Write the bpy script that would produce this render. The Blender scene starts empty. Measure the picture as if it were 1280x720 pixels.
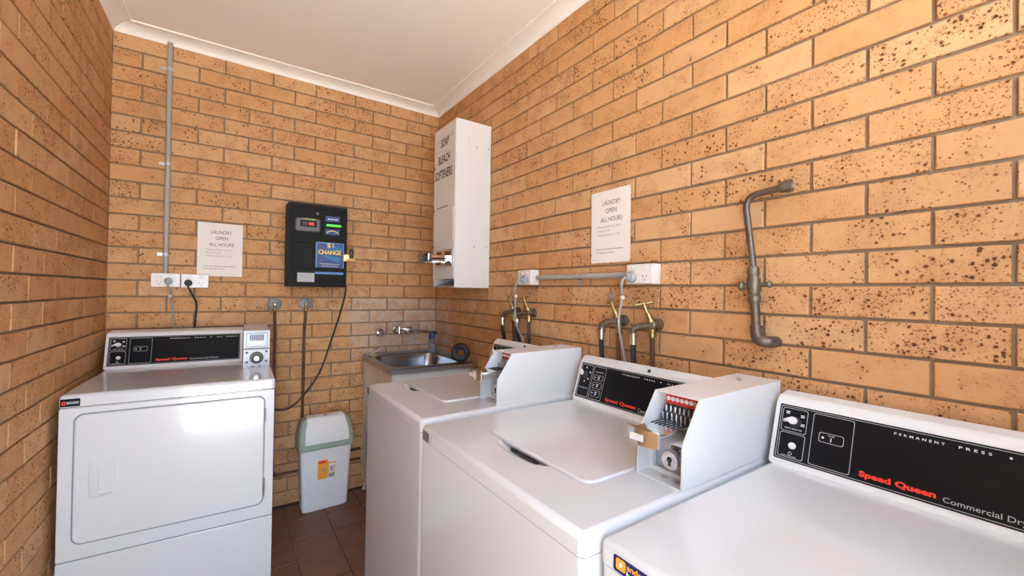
import bpy, bmesh, math, random
from mathutils import Vector, Matrix

random.seed(7)
S = bpy.context.scene
COL = S.collection

# ------------------------------------------------------------------ camera
YAW, PITCH, ROLL = 0.60268, 0.00955, 0.01574
CAM = Vector((-1.33365, -2.95343, 1.34433))
fw = Vector((math.sin(YAW) * math.cos(PITCH), math.cos(YAW) * math.cos(PITCH), math.sin(PITCH)))
rt = Vector((math.cos(YAW), -math.sin(YAW), 0))
up = rt.cross(fw)
rt2 = rt * math.cos(ROLL) + up * math.sin(ROLL)
up2 = rt2.cross(fw)
cd = bpy.data.cameras.new('camera')
cam = bpy.data.objects.new('camera', cd)
COL.objects.link(cam)
cd.sensor_width = 36
cd.lens = 526.814 / 1280 * 36
cd.clip_start = 0.02
cam.matrix_world = Matrix(((rt2.x, up2.x, -fw.x, CAM.x), (rt2.y, up2.y, -fw.y, CAM.y), (rt2.z, up2.z, -fw.z, CAM.z), (0, 0, 0, 1)))
S.camera = cam

# ------------------------------------------------------------------ sky, sun, exposure
w = bpy.data.worlds.new('sky')
S.world = w
w.use_nodes = True
bg = w.node_tree.nodes['Background']
bg.inputs[0].default_value = (0.60, 0.78, 1.0, 1)
bg.inputs[1].default_value = 2.4
sd = bpy.data.lights.new('sun', 'SUN')
sd.energy = 16.0
sd.color = (1.0, 0.97, 0.91)
sd.angle = math.radians(0.6)
sun = bpy.data.objects.new('sun', sd)
COL.objects.link(sun)
sun.rotation_euler = Vector((-0.35, -0.10, -0.93)).to_track_quat('-Z', 'Y').to_euler()
S.view_settings.view_transform = 'Standard'
S.view_settings.look = 'None'
S.view_settings.gamma = 1
S.view_settings.use_curve_mapping = False
S.view_settings.exposure = 2.55
S.cycles.use_denoising = True
S.cycles.max_bounces = 14
S.cycles.diffuse_bounces = 10
S.cycles.glossy_bounces = 5
S.cycles.caustics_reflective = False
S.cycles.caustics_refractive = False
S.cycles.sample_clamp_indirect = 0

# ------------------------------------------------------------------ materials
def new_mat(name):
    m = bpy.data.materials.new(name)
    m.use_nodes = True
    nt = m.node_tree
    return m, nt, nt.nodes['Principled BSDF']


def N(nt, typ, **kw):
    n = nt.nodes.new(typ)
    for k, v in kw.items():
        setattr(n, k, v)
    return n


def setin(nt, n, vals):
    for k, v in vals.items():
        if isinstance(v, bpy.types.NodeSocket):
            nt.links.new(v, n.inputs[k])
        else:
            n.inputs[k].default_value = v


def math_(nt, op, a, b=None, c=None, clamp=False):
    n = N(nt, 'ShaderNodeMath', operation=op, use_clamp=clamp)
    for i, v in enumerate((a, b, c)):
        if v is None:
            continue
        if isinstance(v, bpy.types.NodeSocket):
            nt.links.new(v, n.inputs[i])
        else:
            n.inputs[i].default_value = v
    return n.outputs[0]


def mixc(nt, f, a, b, blend='MIX'):
    n = N(nt, 'ShaderNodeMix', data_type='RGBA', blend_type=blend)
    for i, v in ((0, f), (6, a), (7, b)):
        if isinstance(v, bpy.types.NodeSocket):
            nt.links.new(v, n.inputs[i])
        else:
            n.inputs[i].default_value = v if not isinstance(v, tuple) else (v + (1,) if len(v) == 3 else v)
    return n.outputs[2]


def ramp(nt, v, lo, hi):
    n = N(nt, 'ShaderNodeMapRange')
    setin(nt, n, {0: v, 1: lo, 2: hi})
    n.clamp = True
    return n.outputs[0]


def noise(nt, vec, scale, detail=3, rough=0.55):
    n = N(nt, 'ShaderNodeTexNoise')
    setin(nt, n, {'Scale': scale, 'Detail': detail, 'Roughness': rough})
    if vec is not None:
        nt.links.new(vec, n.inputs['Vector'])
    return n.outputs[0]


def simple(name, col, rough=0.5, metal=0.0, coat=0.0, var=0.06, vs=30.0, rv=0.08, bump=0.0, bs=300, emit=None, es=0.0, spec=0.5):
    """plain paint / plastic / metal with a little procedural unevenness"""
    m, nt, b = new_mat(name)
    tc = N(nt, 'ShaderNodeTexCoord')
    nz = noise(nt, tc.outputs['Object'], vs)
    dark = tuple(c * (1 - var) for c in col)
    lite = tuple(min(1, c * (1 + var)) for c in col)
    nt.links.new(mixc(nt, nz, dark, lite), b.inputs['Base Color'])
    r = math_(nt, 'ADD', math_(nt, 'MULTIPLY', nz, rv * 2), rough - rv, clamp=True)
    nt.links.new(r, b.inputs['Roughness'])
    b.inputs['Metallic'].default_value = metal
    b.inputs['Coat Weight'].default_value = coat
    b.inputs['Coat Roughness'].default_value = 0.04
    b.inputs['Specular IOR Level'].default_value = spec
    if bump:
        bn = N(nt, 'ShaderNodeBump')
        setin(nt, bn, {'Strength': bump, 'Distance': 0.002, 'Height': noise(nt, tc.outputs['Object'], bs, 4)})
        nt.links.new(bn.outputs[0], b.inputs['Normal'])
    if emit:
        b.inputs['Emission Color'].default_value = emit + (1,)
        b.inputs['Emission Strength'].default_value = es
    return m


def brick_material():
    m, nt, b = new_mat('speckled_brick')
    geo = N(nt, 'ShaderNodeNewGeometry')
    oi = N(nt, 'ShaderNodeObjectInfo')
    rnd = math_(nt, 'FRACT', math_(nt, 'ADD', oi.outputs['Random'], math_(nt, 'MULTIPLY', geo.outputs['Random Per Island'], 7.31)))
    wn = N(nt, 'ShaderNodeTexWhiteNoise', noise_dimensions='1D')
    nt.links.new(rnd, wn.inputs['W'])
    sep = N(nt, 'ShaderNodeSeparateColor')
    nt.links.new(wn.outputs['Color'], sep.inputs[0])
    r1, r2, r3 = sep.outputs
    off = N(nt, 'ShaderNodeVectorMath', operation='SCALE')
    nt.links.new(wn.outputs['Color'], off.inputs[0])
    off.inputs['Scale'].default_value = 9.0
    pos = N(nt, 'ShaderNodeVectorMath', operation='ADD')
    nt.links.new(geo.outputs['Position'], pos.inputs[0])
    nt.links.new(off.outputs[0], pos.inputs[1])
    P = pos.outputs[0]
    # warped coordinates so the flecks are irregular
    wv = N(nt, 'ShaderNodeTexNoise')
    setin(nt, wv, {'Scale': 160.0, 'Detail': 2.0, 'Vector': P})
    ws = N(nt, 'ShaderNodeVectorMath', operation='MULTIPLY_ADD')
    nt.links.new(wv.outputs['Color'], ws.inputs[0])
    ws.inputs[1].default_value = (0.006, 0.006, 0.006)
    nt.links.new(P, ws.inputs[2])
    W = ws.outputs[0]
    cluster = noise(nt, P, 13.0, 2, 0.5)

    def flecks(scale, rmax, thr_lo, thr_hi):
        v = N(nt, 'ShaderNodeTexVoronoi', feature='F1')
        setin(nt, v, {'Scale': scale, 'Vector': W, 'Randomness': 1.0})
        s2 = N(nt, 'ShaderNodeSeparateColor')
        nt.links.new(v.outputs['Color'], s2.inputs[0])
        dens = math_(nt, 'ADD', math_(nt, 'MULTIPLY', ramp(nt, cluster, 0.36, 0.66), 0.65), math_(nt, 'MULTIPLY', r2, 0.55))
        thr = math_(nt, 'ADD', math_(nt, 'MULTIPLY', dens, thr_hi - thr_lo), thr_lo)
        # radius of the fleck in this cell: zero unless the cell is chosen
        pick = ramp(nt, math_(nt, 'SUBTRACT', thr, s2.outputs[0]), 0.0, 0.22)
        rad = math_(nt, 'MULTIPLY', math_(nt, 'MULTIPLY', pick, rmax), math_(nt, 'ADD', math_(nt, 'MULTIPLY', s2.outputs[1], 0.7), 0.3))
        dd = math_(nt, 'SUBTRACT', rad, v.outputs['Distance'])
        hal = math_(nt, 'MULTIPLY', ramp(nt, dd, -0.30, 0.05), ramp(nt, pick, 0.0, 0.6))
        return ramp(nt, dd, -0.03, 0.12), hal
    big, bigh = flecks(96.0, 0.46, -0.04, 0.58)
    mid, midh = flecks(190.0, 0.49, 0.04, 0.62)
    small, smallh = flecks(380.0, 0.52, 0.10, 0.62)
    base = mixc(nt, r1, (0.530, 0.298, 0.138), (0.630, 0.385, 0.192))
    base = mixc(nt, math_(nt, 'MULTIPLY', ramp(nt, r3, 0.0, 0.4), 0.3), (0.54, 0.272, 0.112), base)
    base = mixc(nt, math_(nt, 'MULTIPLY', ramp(nt, r3, 0.55, 1.0), 0.5), base, (0.63, 0.405, 0.220))
    mott = noise(nt, P, 45.0, 4, 0.6)
    base = mixc(nt, ramp(nt, mott, 0.35, 0.75), base, mixc(nt, 0.22, base, (0.67, 0.425, 0.215)))
    grain = noise(nt, P, 900.0, 2, 0.6)
    base = mixc(nt, math_(nt, 'MULTIPLY', ramp(nt, grain, 0.5, 0.75), 0.35), base, (0.70, 0.50, 0.30))
    halo = mixc(nt, math_(nt, 'MULTIPLY', ramp(nt, cluster, 0.45, 0.8), 0.40), base, (0.36, 0.155, 0.058))
    halo = mixc(nt, math_(nt, 'MULTIPLY', math_(nt, 'MAXIMUM', bigh, midh), 0.42), halo, (0.33, 0.120, 0.036))
    c = mixc(nt, math_(nt, 'MULTIPLY', small, 0.5), halo, (0.24, 0.092, 0.032))
    c = mixc(nt, math_(nt, 'MULTIPLY', mid, 0.82), c, (0.145, 0.050, 0.016))
    c = mixc(nt, math_(nt, 'MULTIPLY', big, 0.92), c, (0.085, 0.028, 0.010))
    # lime scale splashed on the bricks round the tub
    sp = N(nt, 'ShaderNodeSeparateXYZ')
    nt.links.new(geo.outputs['Position'], sp.inputs[0])
    n1 = noise(nt, geo.outputs['Position'], 9.0, 3, 0.6)
    n2 = noise(nt, geo.outputs['Position'], 24.0, 6, 0.72)
    ex = math_(nt, 'ADD', sp.outputs[0], math_(nt, 'MULTIPLY', n1, 0.10))
    ey = math_(nt, 'ADD', sp.outputs[1], math_(nt, 'MULTIPLY', n1, 0.16))
    ez = math_(nt, 'ADD', sp.outputs[2], math_(nt, 'MULTIPLY', math_(nt, 'SUBTRACT', n1, 0.5), 0.10))
    mask = math_(nt, 'MULTIPLY', math_(nt, 'MULTIPLY', ramp(nt, ex, -0.595, -0.555), ramp(nt, ey, -0.22, -0.12)),
                 math_(nt, 'MULTIPLY', ramp(nt, ez, 0.86, 0.93), math_(nt, 'SUBTRACT', 1.0, ramp(nt, ez, 1.265, 1.29))))
    patch = math_(nt, 'ADD', math_(nt, 'MULTIPLY', ramp(nt, n2, 0.43, 0.62), 0.62), 0.14)
    c = mixc(nt, math_(nt, 'MULTIPLY', mask, patch), c, (0.50, 0.475, 0.46))
    nt.links.new(c, b.inputs['Base Color'])
    b.inputs['Roughness'].default_value = 0.72
    b.inputs['Specular IOR Level'].default_value = 0.15
    bn = N(nt, 'ShaderNodeBump')
    hgt = math_(nt, 'SUBTRACT', math_(nt, 'MULTIPLY', grain, 0.6), math_(nt, 'MULTIPLY', big, 0.8))
    setin(nt, bn, {'Strength': 0.35, 'Distance': 0.0015, 'Height': hgt})
    nt.links.new(bn.outputs[0], b.inputs['Normal'])
    return m


M = {}
M['brick'] = brick_material()
M['mortar'] = simple('mortar', (0.26, 0.18, 0.112), 0.9, var=0.25, vs=60, bump=0.5, bs=500)
M['wallplain'] = simple('rendered_brick', (0.36, 0.22, 0.12), 0.9, var=0.2)
M['enamel'] = simple('white_enamel', (0.62, 0.63, 0.65), 0.16, coat=0.5, var=0.012, vs=4, rv=0.03)
M['enamel2'] = simple('white_powder_coat', (0.69, 0.685, 0.68), 0.32, coat=0.15, var=0.015, vs=6, rv=0.04)
M['plaster'] = simple('ceiling_paint', (0.87, 0.84, 0.80), 0.85, var=0.025, vs=5)
M['cornice'] = simple('cornice_paint', (0.86, 0.83, 0.79), 0.6, var=0.03, vs=9)
M['tile'] = simple('terracotta_tile', (0.185, 0.085, 0.05), 0.5, var=0.35, vs=9, rv=0.12, bump=0.15, bs=90)
M['grout'] = simple('floor_grout', (0.09, 0.06, 0.045), 0.9, var=0.3)
M['concrete'] = simple('sunlit_concrete', (0.56, 0.54, 0.495), 0.9, var=0.12, vs=1.5)
M['black'] = simple('black_panel', (0.008, 0.008, 0.010), 0.30, var=0.0, rv=0.0, spec=0.12)
M['blackplastic'] = simple('black_plastic', (0.016, 0.015, 0.015), 0.45, var=0.2)
M['blackrubber'] = simple('black_rubber', (0.02, 0.02, 0.021), 0.6)
M['blackpaint'] = simple('black_powder_paint', (0.014, 0.0125, 0.011), 0.5, var=0.3, vs=120, bump=0.2, bs=700, spec=0.12)
M['seam'] = simple('seam_shadow_gap', (0.05, 0.05, 0.055), 0.8)
M['gapshade'] = simple('grey_gap_shade', (0.20, 0.22, 0.26), 0.6)  # grey painted for the shade in the left dryer's door and panel gaps
M['meterplate'] = simple('satin_meter_plate', (0.42, 0.43, 0.45), 0.35, metal=0.2, var=0.15, vs=60)
M['lidgap'] = simple('lid_shadow_gap', (0.42, 0.43, 0.45), 0.6)
M['coverplate'] = simple('grey_cover_plate', (0.20, 0.20, 0.20), 0.45, metal=0.3)
M['red'] = simple('red_print', (0.75, 0.035, 0.018), 0.5)
M['redcard'] = simple('red_card', (0.55, 0.03, 0.025), 0.5)
M['white'] = simple('white_print', (0.80, 0.80, 0.80), 0.5)
M['greyprint'] = simple('grey_print', (0.42, 0.43, 0.44), 0.5)
M['ink'] = simple('dark_ink', (0.06, 0.045, 0.05), 0.7)
M['greyink'] = simple('grey_ink', (0.26, 0.23, 0.22), 0.7)
M['paper'] = simple('paper', (0.78, 0.73, 0.68), 0.7, var=0.03, vs=14)
M['chrome'] = simple('chrome', (0.78, 0.78, 0.80), 0.13, metal=1.0, var=0.05, rv=0.05)
M['steel'] = simple('stainless_steel', (0.40, 0.42, 0.45), 0.24, metal=1.0, var=0.04, vs=20, rv=0.03)
M['steelrim'] = simple('stainless_rim', (0.40, 0.38, 0.36), 0.34, metal=1.0, var=0.15, vs=30)
M['zinc'] = simple('zinc_plate', (0.55, 0.57, 0.60), 0.38, metal=1.0, var=0.15)
M['brass'] = simple('aged_brass', (0.42, 0.30, 0.14), 0.36, metal=1.0, var=0.35, vs=60)
M['brassbody'] = simple('dull_brass', (0.20, 0.165, 0.12), 0.48, metal=0.8, var=0.4, vs=60)
M['padlock'] = simple('padlock_brass', (0.75, 0.50, 0.20), 0.3, metal=0.7, var=0.1)
M['copper'] = simple('tarnished_copper', (0.105, 0.045, 0.026), 0.42, metal=0.5, var=0.4, vs=40)
M['pipe'] = simple('tarnished_pipe', (0.155, 0.115, 0.09), 0.42, metal=0.65, var=0.4, vs=40)
M['conduit'] = simple('grey_conduit', (0.36, 0.34, 0.31), 0.45)
M['greyplastic'] = simple('grey_plastic', (0.33, 0.34, 0.36), 0.4)
M['darkgrey'] = simple('dark_grey_plastic', (0.13, 0.125, 0.12), 0.5)
M['gpo'] = simple('outlet_plastic', (0.74, 0.70, 0.66), 0.3, coat=0.2, var=0.02)
M['cordgrey'] = simple('grey_cord', (0.30, 0.31, 0.32), 0.45)
M['tag'] = simple('white_tag', (0.62, 0.60, 0.57), 0.5)
M['blue'] = simple('blue_print', (0.018, 0.045, 0.19), 0.35, var=0.15)
M['blue2'] = simple('mid_blue_print', (0.02, 0.13, 0.36), 0.35)
M['skyblue'] = simple('light_blue_border', (0.12, 0.28, 0.62), 0.4)
M['yellow'] = simple('yellow_print', (0.85, 0.62, 0.08), 0.45)
M['orange'] = simple('orange_print', (0.85, 0.36, 0.035), 0.5, var=0.15, vs=40)
M['navy'] = simple('navy_print', (0.012, 0.018, 0.10), 0.4)
M['ledred'] = simple('red_digit_glow', (0.5, 0.02, 0.02), 0.4, emit=(1.0, 0.03, 0.04), es=0.22)
M['leddim'] = simple('dim_digit', (0.12, 0.05, 0.05), 0.4)
M['ledgreen'] = simple('green_bar_glow', (0.05, 0.4, 0.05), 0.3, emit=(0.10, 0.75, 0.08), es=0.16)
M['lime'] = simple('lime_print', (0.55, 0.62, 0.04), 0.4)
M['binwhite'] = simple('bin_white', (0.74, 0.75, 0.76), 0.4, var=0.02)
M['bingreen'] = simple('bin_sage', (0.30, 0.36, 0.30), 0.45, var=0.04)
M['tub'] = simple('tub_cabinet', (0.70, 0.66, 0.62), 0.3, coat=0.2, var=0.04)
M['bluecap'] = simple('blue_cap', (0.01, 0.03, 0.17), 0.35)
M['darkgreen'] = simple('dark_green', (0.03, 0.06, 0.02), 0.5)
M['soap'] = simple('yellow_soap', (0.65, 0.48, 0.25), 0.5)
M['woodknob'] = simple('pale_knob', (0.7, 0.7, 0.7), 0.3)
mclear, nt_, b_ = new_mat('clear_plastic')
b_.inputs['Base Color'].default_value = (0.80, 0.86, 0.90, 1)
b_.inputs['Roughness'].default_value = 0.12
b_.inputs['Transmission Weight'].default_value = 0.75
b_.inputs['IOR'].default_value = 1.2
M['clear'] = mclear

# ------------------------------------------------------------------ mesh helpers
I4 = Matrix.Identity(4)


def obj(name, bm, mat, parent=None, smooth=False, loc=None, angle=40):
    me = bpy.data.meshes.new(name)
    bmesh.ops.recalc_face_normals(bm, faces=bm.faces[:])
    bm.to_mesh(me)
    bm.free()
    me.materials.append(M[mat])
    if smooth:
        me.set_sharp_from_angle(angle=math.radians(angle))
        for p in me.polygons:
            p.use_smooth = p.area < 0.006
    o = bpy.data.objects.new(name, me)
    COL.objects.link(o)
    if parent:
        o.parent = parent
    if loc:
        o.location = loc
    return o


def tag(o, label, cat, group=None):
    o['label'] = label
    o['category'] = cat
    if group:
        o['group'] = group
    return o


def thing(name, label, cat, loc=(0, 0, 0), rz=0.0, group=None):
    o = bpy.data.objects.new(name, None)
    COL.objects.link(o)
    o.empty_display_size = 0.05
    o.location = loc
    o.rotation_euler = (0, 0, rz)
    return tag(o, label, cat, group)


def B():
    return bmesh.new()


def box(bm, x0, y0, z0, x1, y1, z1, bev=0.0, seg=2, mat=I4, only=None):
    vs = [bm.verts.new((x, y, z)) for x in (x0, x1) for y in (y0, y1) for z in (z0, z1)]
    f = [(0, 1, 3, 2), (4, 6, 7, 5), (0, 4, 5, 1), (2, 3, 7, 6), (0, 2, 6, 4), (1, 5, 7, 3)]
    fs = [bm.faces.new([vs[i] for i in q]) for q in f]
    es = list({e for q in fs for e in q.edges})
    vv = vs
    if bev:
        if only:
            es = [e for e in es if only(e)]
        r = bmesh.ops.bevel(bm, geom=es, offset=bev, segments=seg, affect='EDGES', profile=0.5)
        vv = list({v for q in r['faces'] for v in q.verts} | {v for v in vs if v.is_valid})
    if mat is not I4:
        bmesh.ops.transform(bm, matrix=mat, verts=vv)
    return bm


def axes(p0, p1):
    d = (Vector(p1) - Vector(p0))
    d.normalize()
    a = Vector((0, 0, 1)) if abs(d.z) < 0.9 else Vector((1, 0, 0))
    u = d.cross(a).normalized()
    return d, u, d.cross(u)


def lathe(bm, p0, p1, prof, seg=20, cap=True):
    """revolve (distance along axis, radius) about p0->p1"""
    p0 = Vector(p0)
    d, u, v = axes(p0, p1)
    rings = []
    for t, r in prof:
        rings.append([bm.verts.new(p0 + d * t + (u * math.cos(2 * math.pi * i / seg) + v * math.sin(2 * math.pi * i / seg)) * max(r, 1e-5)) for i in range(seg)])
    for a, b in zip(rings, rings[1:]):
        for i in range(seg):
            j = (i + 1) % seg
            bm.faces.new((a[i], a[j], b[j], b[i]))
    if cap:
        bm.faces.new(rings[0][::-1])
        bm.faces.new(rings[-1])
    return bm


def cyl(bm, p0, p1, r, seg=16, r2=None, ch=0.0):
    L = (Vector(p1) - Vector(p0)).length
    r2 = r if r2 is None else r2
    if ch:
        return lathe(bm, p0, p1, [(0, r - ch), (ch, r), (L - ch, r2), (L, r2 - ch)], seg)
    return lathe(bm, p0, p1, [(0, r), (L, r2)], seg)


def smooth_path(pts, n=6):
    P = [Vector(p) for p in pts]
    out = []
    for i in range(len(P) - 1):
        a = P[max(i - 1, 0)]
        b, c = P[i], P[i + 1]
        d = P[min(i + 2, len(P) - 1)]
        for k in range(n):
            t = k / n
            out.append(0.5 * ((2 * b) + (c - a) * t + (2 * a - 5 * b + 4 * c - d) * t * t + (3 * b - a - 3 * c + d) * t ** 3))
    out.append(P[-1])
    return out


def tube(bm, pts, r, seg=10, smooth=0):
    P = smooth_path(pts, smooth) if smooth else [Vector(p) for p in pts]
    rings = []
    prev = None
    for i, p in enumerate(P):
        d = (P[min(i + 1, len(P) - 1)] - P[max(i - 1, 0)]).normalized()
        if prev is None:
            a = Vector((0, 0, 1)) if abs(d.z) < 0.9 else Vector((1, 0, 0))
            u = d.cross(a).normalized()
        else:
            u = (prev - d * prev.dot(d)).normalized()
        prev = u
        v = d.cross(u)
        rings.append([bm.verts.new(p + (u * math.cos(2 * math.pi * k / seg) + v * math.sin(2 * math.pi * k / seg)) * r) for k in range(seg)])
    for a, b in zip(rings, rings[1:]):
        for i in range(seg):
            j = (i + 1) % seg
            bm.faces.new((a[i], a[j], b[j], b[i]))
    bm.faces.new(rings[0][::-1])
    bm.faces.new(rings[-1])
    return bm


def prism(bm, poly, fn, t0, t1):
    """extrude a 2-D polygon: fn(a, b, t) -> 3-D"""
    A = [bm.verts.new(fn(a, b, t0)) for a, b in poly]
    C = [bm.verts.new(fn(a, b, t1)) for a, b in poly]
    n = len(poly)
    bm.faces.new(A[::-1])
    bm.faces.new(C)
    for i in range(n):
        j = (i + 1) % n
        bm.faces.new((A[i], A[j], C[j], C[i]))
    return bm


def rrect(x0, y0, x1, y1, r, seg=6):
    out = []
    for cx, cy, a0 in ((x1 - r, y1 - r, 0), (x0 + r, y1 - r, 90), (x0 + r, y0 + r, 180), (x1 - r, y0 + r, 270)):
        for k in range(seg + 1):
            a = math.radians(a0 + 90 * k / seg)
            out.append((cx + r * math.cos(a), cy + r * math.sin(a)))
    return out


def XZ(a, b, t):      # polygon in x/z, thickness along y
    return (a, t, b)


def YZ(a, b, t):      # polygon in y/z, thickness along x
    return (t, a, b)


def XY(a, b, t):
    return (a, b, t)


def plate_soft(bm, poly, fn, t0, t1, e):
    """plate with a softly eased outer face at t1"""
    cx = sum(p[0] for p in poly) / len(poly)
    cy = sum(p[1] for p in poly) / len(poly)
    hx = max(abs(p[0] - cx) for p in poly)
    hy = max(abs(p[1] - cy) for p in poly)
    sg = 1 if t1 > t0 else -1
    layers = [(0.0, t0)]
    for k in range(4):
        a = k / 3 * math.pi / 2
        layers.append((e * (1 - math.cos(a)), t1 - sg * e * (1 - math.sin(a))))
    rings = []
    for ins, t in layers:
        rings.append([bm.verts.new(fn(cx + (a - cx) * (1 - ins / hx), cy + (b - cy) * (1 - ins / hy), t)) for a, b in poly])
    n = len(poly)
    for A, C in zip(rings, rings[1:]):
        for i in range(n):
            j = (i + 1) % n
            bm.faces.new((A[i], A[j], C[j], C[i]))
    bm.faces.new(rings[0][::-1])
    bm.faces.new(rings[-1])
    return bm


def frame_lines(bm, poly, fn, t0, t1, lw):
    cx = sum(p[0] for p in poly) / len(poly)
    cy = sum(p[1] for p in poly) / len(poly)
    hx = max(abs(p[0] - cx) for p in poly)
    hy = max(abs(p[1] - cy) for p in poly)
    n = len(poly)
    inn = [(cx + (a - cx) * (1 - lw / hx), cy + (b - cy) * (1 - lw / hy)) for a, b in poly]
    for i in range(n):
        j = (i + 1) % n
        q = [poly[i], poly[j], inn[j], inn[i]]
        prism(bm, q, fn, t0, t1)
    return bm


def torus(bm, c, axis, R, r, seg=28, rs=10, sq=1.0):
    d, u, v = axes(Vector(c), Vector(c) + Vector(axis))
    rings = []
    for i in range(seg):
        a = 2 * math.pi * i / seg
        o = u * math.cos(a) + v * math.sin(a)
        rings.append([bm.verts.new(Vector(c) + o * (R + r * math.cos(2 * math.pi * k / rs)) + d * r * sq * math.sin(2 * math.pi * k / rs)) for k in range(rs)])
    for i in range(seg):
        A, C = rings[i], rings[(i + 1) % seg]
        for k in range(rs):
            l = (k + 1) % rs
            bm.faces.new((A[k], A[l], C[l], C[k]))
    return bm


def ball(bm, c, r, s=(1, 1, 1), u=14, v=9):
    m = Matrix.Translation(c) @ Matrix.Diagonal((r * s[0], r * s[1], r * s[2], 1))
    bmesh.ops.create_uvsphere(bm, u_segments=u, v_segments=v, radius=1.0, matrix=m)
    return bm


def cut(o, bm_cutter, smooth=True, angle=40):
    """boolean difference, applied at once; the cutter is removed again"""
    me = bpy.data.meshes.new('cutter')
    bmesh.ops.recalc_face_normals(bm_cutter, faces=bm_cutter.faces[:])
    bm_cutter.to_mesh(me)
    bm_cutter.free()
    c = bpy.data.objects.new('cutter', me)
    COL.objects.link(c)
    c.matrix_world = o.matrix_world if not o.parent else I4
    md = o.modifiers.new('b', 'BOOLEAN')
    md.object = c
    md.operation = 'DIFFERENCE'
    md.solver = 'EXACT'
    par = o.parent
    o.parent = None
    bpy.context.view_layer.update()
    dg = bpy.context.evaluated_depsgraph_get()
    nm = bpy.data.meshes.new_from_object(o.evaluated_get(dg))
    o.modifiers.clear()
    old = o.data
    o.data = nm
    bpy.data.meshes.remove(old)
    o.parent = par
    bpy.data.objects.remove(c)
    bpy.data.meshes.remove(me)
    if smooth:
        nm.set_sharp_from_angle(angle=math.radians(angle))
        for p in nm.polygons:
            p.use_smooth = p.area < 0.006


_tx = {}


def text_bm(body, width, height, mtx, bold=0.0, align='L', spacing=1.0, bm=None, depth=0.0003, shear=0.0):
    """lettering as thin mesh; lower left corner at the matrix origin, x along its x axis, up along its y axis"""
    cu = bpy.data.curves.new('t', 'FONT')
    cu.body = body
    cu.size = 1.0
    cu.offset = bold
    cu.space_character = spacing
    cu.shear = shear
    cu.resolution_u = 3
    cu.fill_mode = 'FRONT'
    o = bpy.data.objects.new('t', cu)
    COL.objects.link(o)
    dg = bpy.context.evaluated_depsgraph_get()
    me = bpy.data.meshes.new_from_object(o.evaluated_get(dg))
    bpy.data.objects.remove(o)
    bpy.data.curves.remove(cu)
    xs = [v.co.x for v in me.vertices]
    ys = [v.co.y for v in me.vertices]
    x0, x1, y0, y1 = min(xs), max(xs), min(ys), max(ys)
    sx = width / (x1 - x0)
    sy = height / (y1 - y0) if height else sx
    t = bmesh.new()
    t.from_mesh(me)
    bpy.data.meshes.remove(me)
    for v in t.verts:
        v.co = mtx @ Vector(((v.co.x - x0) * sx - (width / 2 if align == 'C' else 0), (v.co.y - y0) * sy, depth))
    tm = bpy.data.meshes.new('tt')
    t.to_mesh(tm)
    t.free()
    if bm is None:
        bm = bmesh.new()
    bm.from_mesh(tm)
    bpy.data.meshes.remove(tm)
    return bm


def tobj(name, bm, mat, parent):
    """flat lettering: keep face direction"""
    me = bpy.data.meshes.new(name)
    bm.to_mesh(me)
    bm.free()
    me.materials.append(M[mat])
    o = bpy.data.objects.new(name, me)
    COL.objects.link(o)
    o.parent = parent
    return o


def MX(o, ex, ey):
    ex, ey = Vector(ex).normalized(), Vector(ey).normalized()
    n = ex.cross(ey)
    return Matrix(((ex.x, ey.x, n.x, o[0]), (ex.y, ey.y, n.y, o[1]), (ex.z, ey.z, n.z, o[2]), (0, 0, 0, 1)))


# ------------------------------------------------------------------ the room shell
H, BL, BH, J = 0.086, 0.2418, 0.0, 0.0080      # course height, brick pitch, -, joint
Z0 = 2.58                                     # height of bed joint number 0
ZC = 2.705                                    # ceiling
YF = -3.30                                    # front wall with the doorway
RECESS = 0.008
DEPTH = 0.05
_bm_cache = {}


def brick_mesh(L, hh):
    key = (round(L, 4), round(hh, 4))
    if key in _bm_cache:
        return _bm_cache[key]
    # local: x along the wall, -y out of the wall, z up, centred
    e = 0.0022
    a, b = L / 2, hh / 2
    vs = [(-a, DEPTH, -b), (a, DEPTH, -b), (a, DEPTH, b), (-a, DEPTH, b),
          (-a, e, -b), (a, e, -b), (a, e, b), (-a, e, b),
          (-a + e, 0, -b + e), (a - e, 0, -b + e), (a - e, 0, b - e), (-a + e, 0, b - e)]
    fs = [(8, 9, 10, 11), (4, 5, 9, 8), (5, 6, 10, 9), (6, 7, 11, 10), (7, 4, 8, 11),
          (0, 1, 5, 4), (1, 2, 6, 5), (2, 3, 7, 6), (3, 0, 4, 7)]
    me = bpy.data.meshes.new('brick')
    me.from_pydata(vs, [], fs)
    me.materials.append(M['brick'])
    _bm_cache[key] = me
    return me


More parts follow.
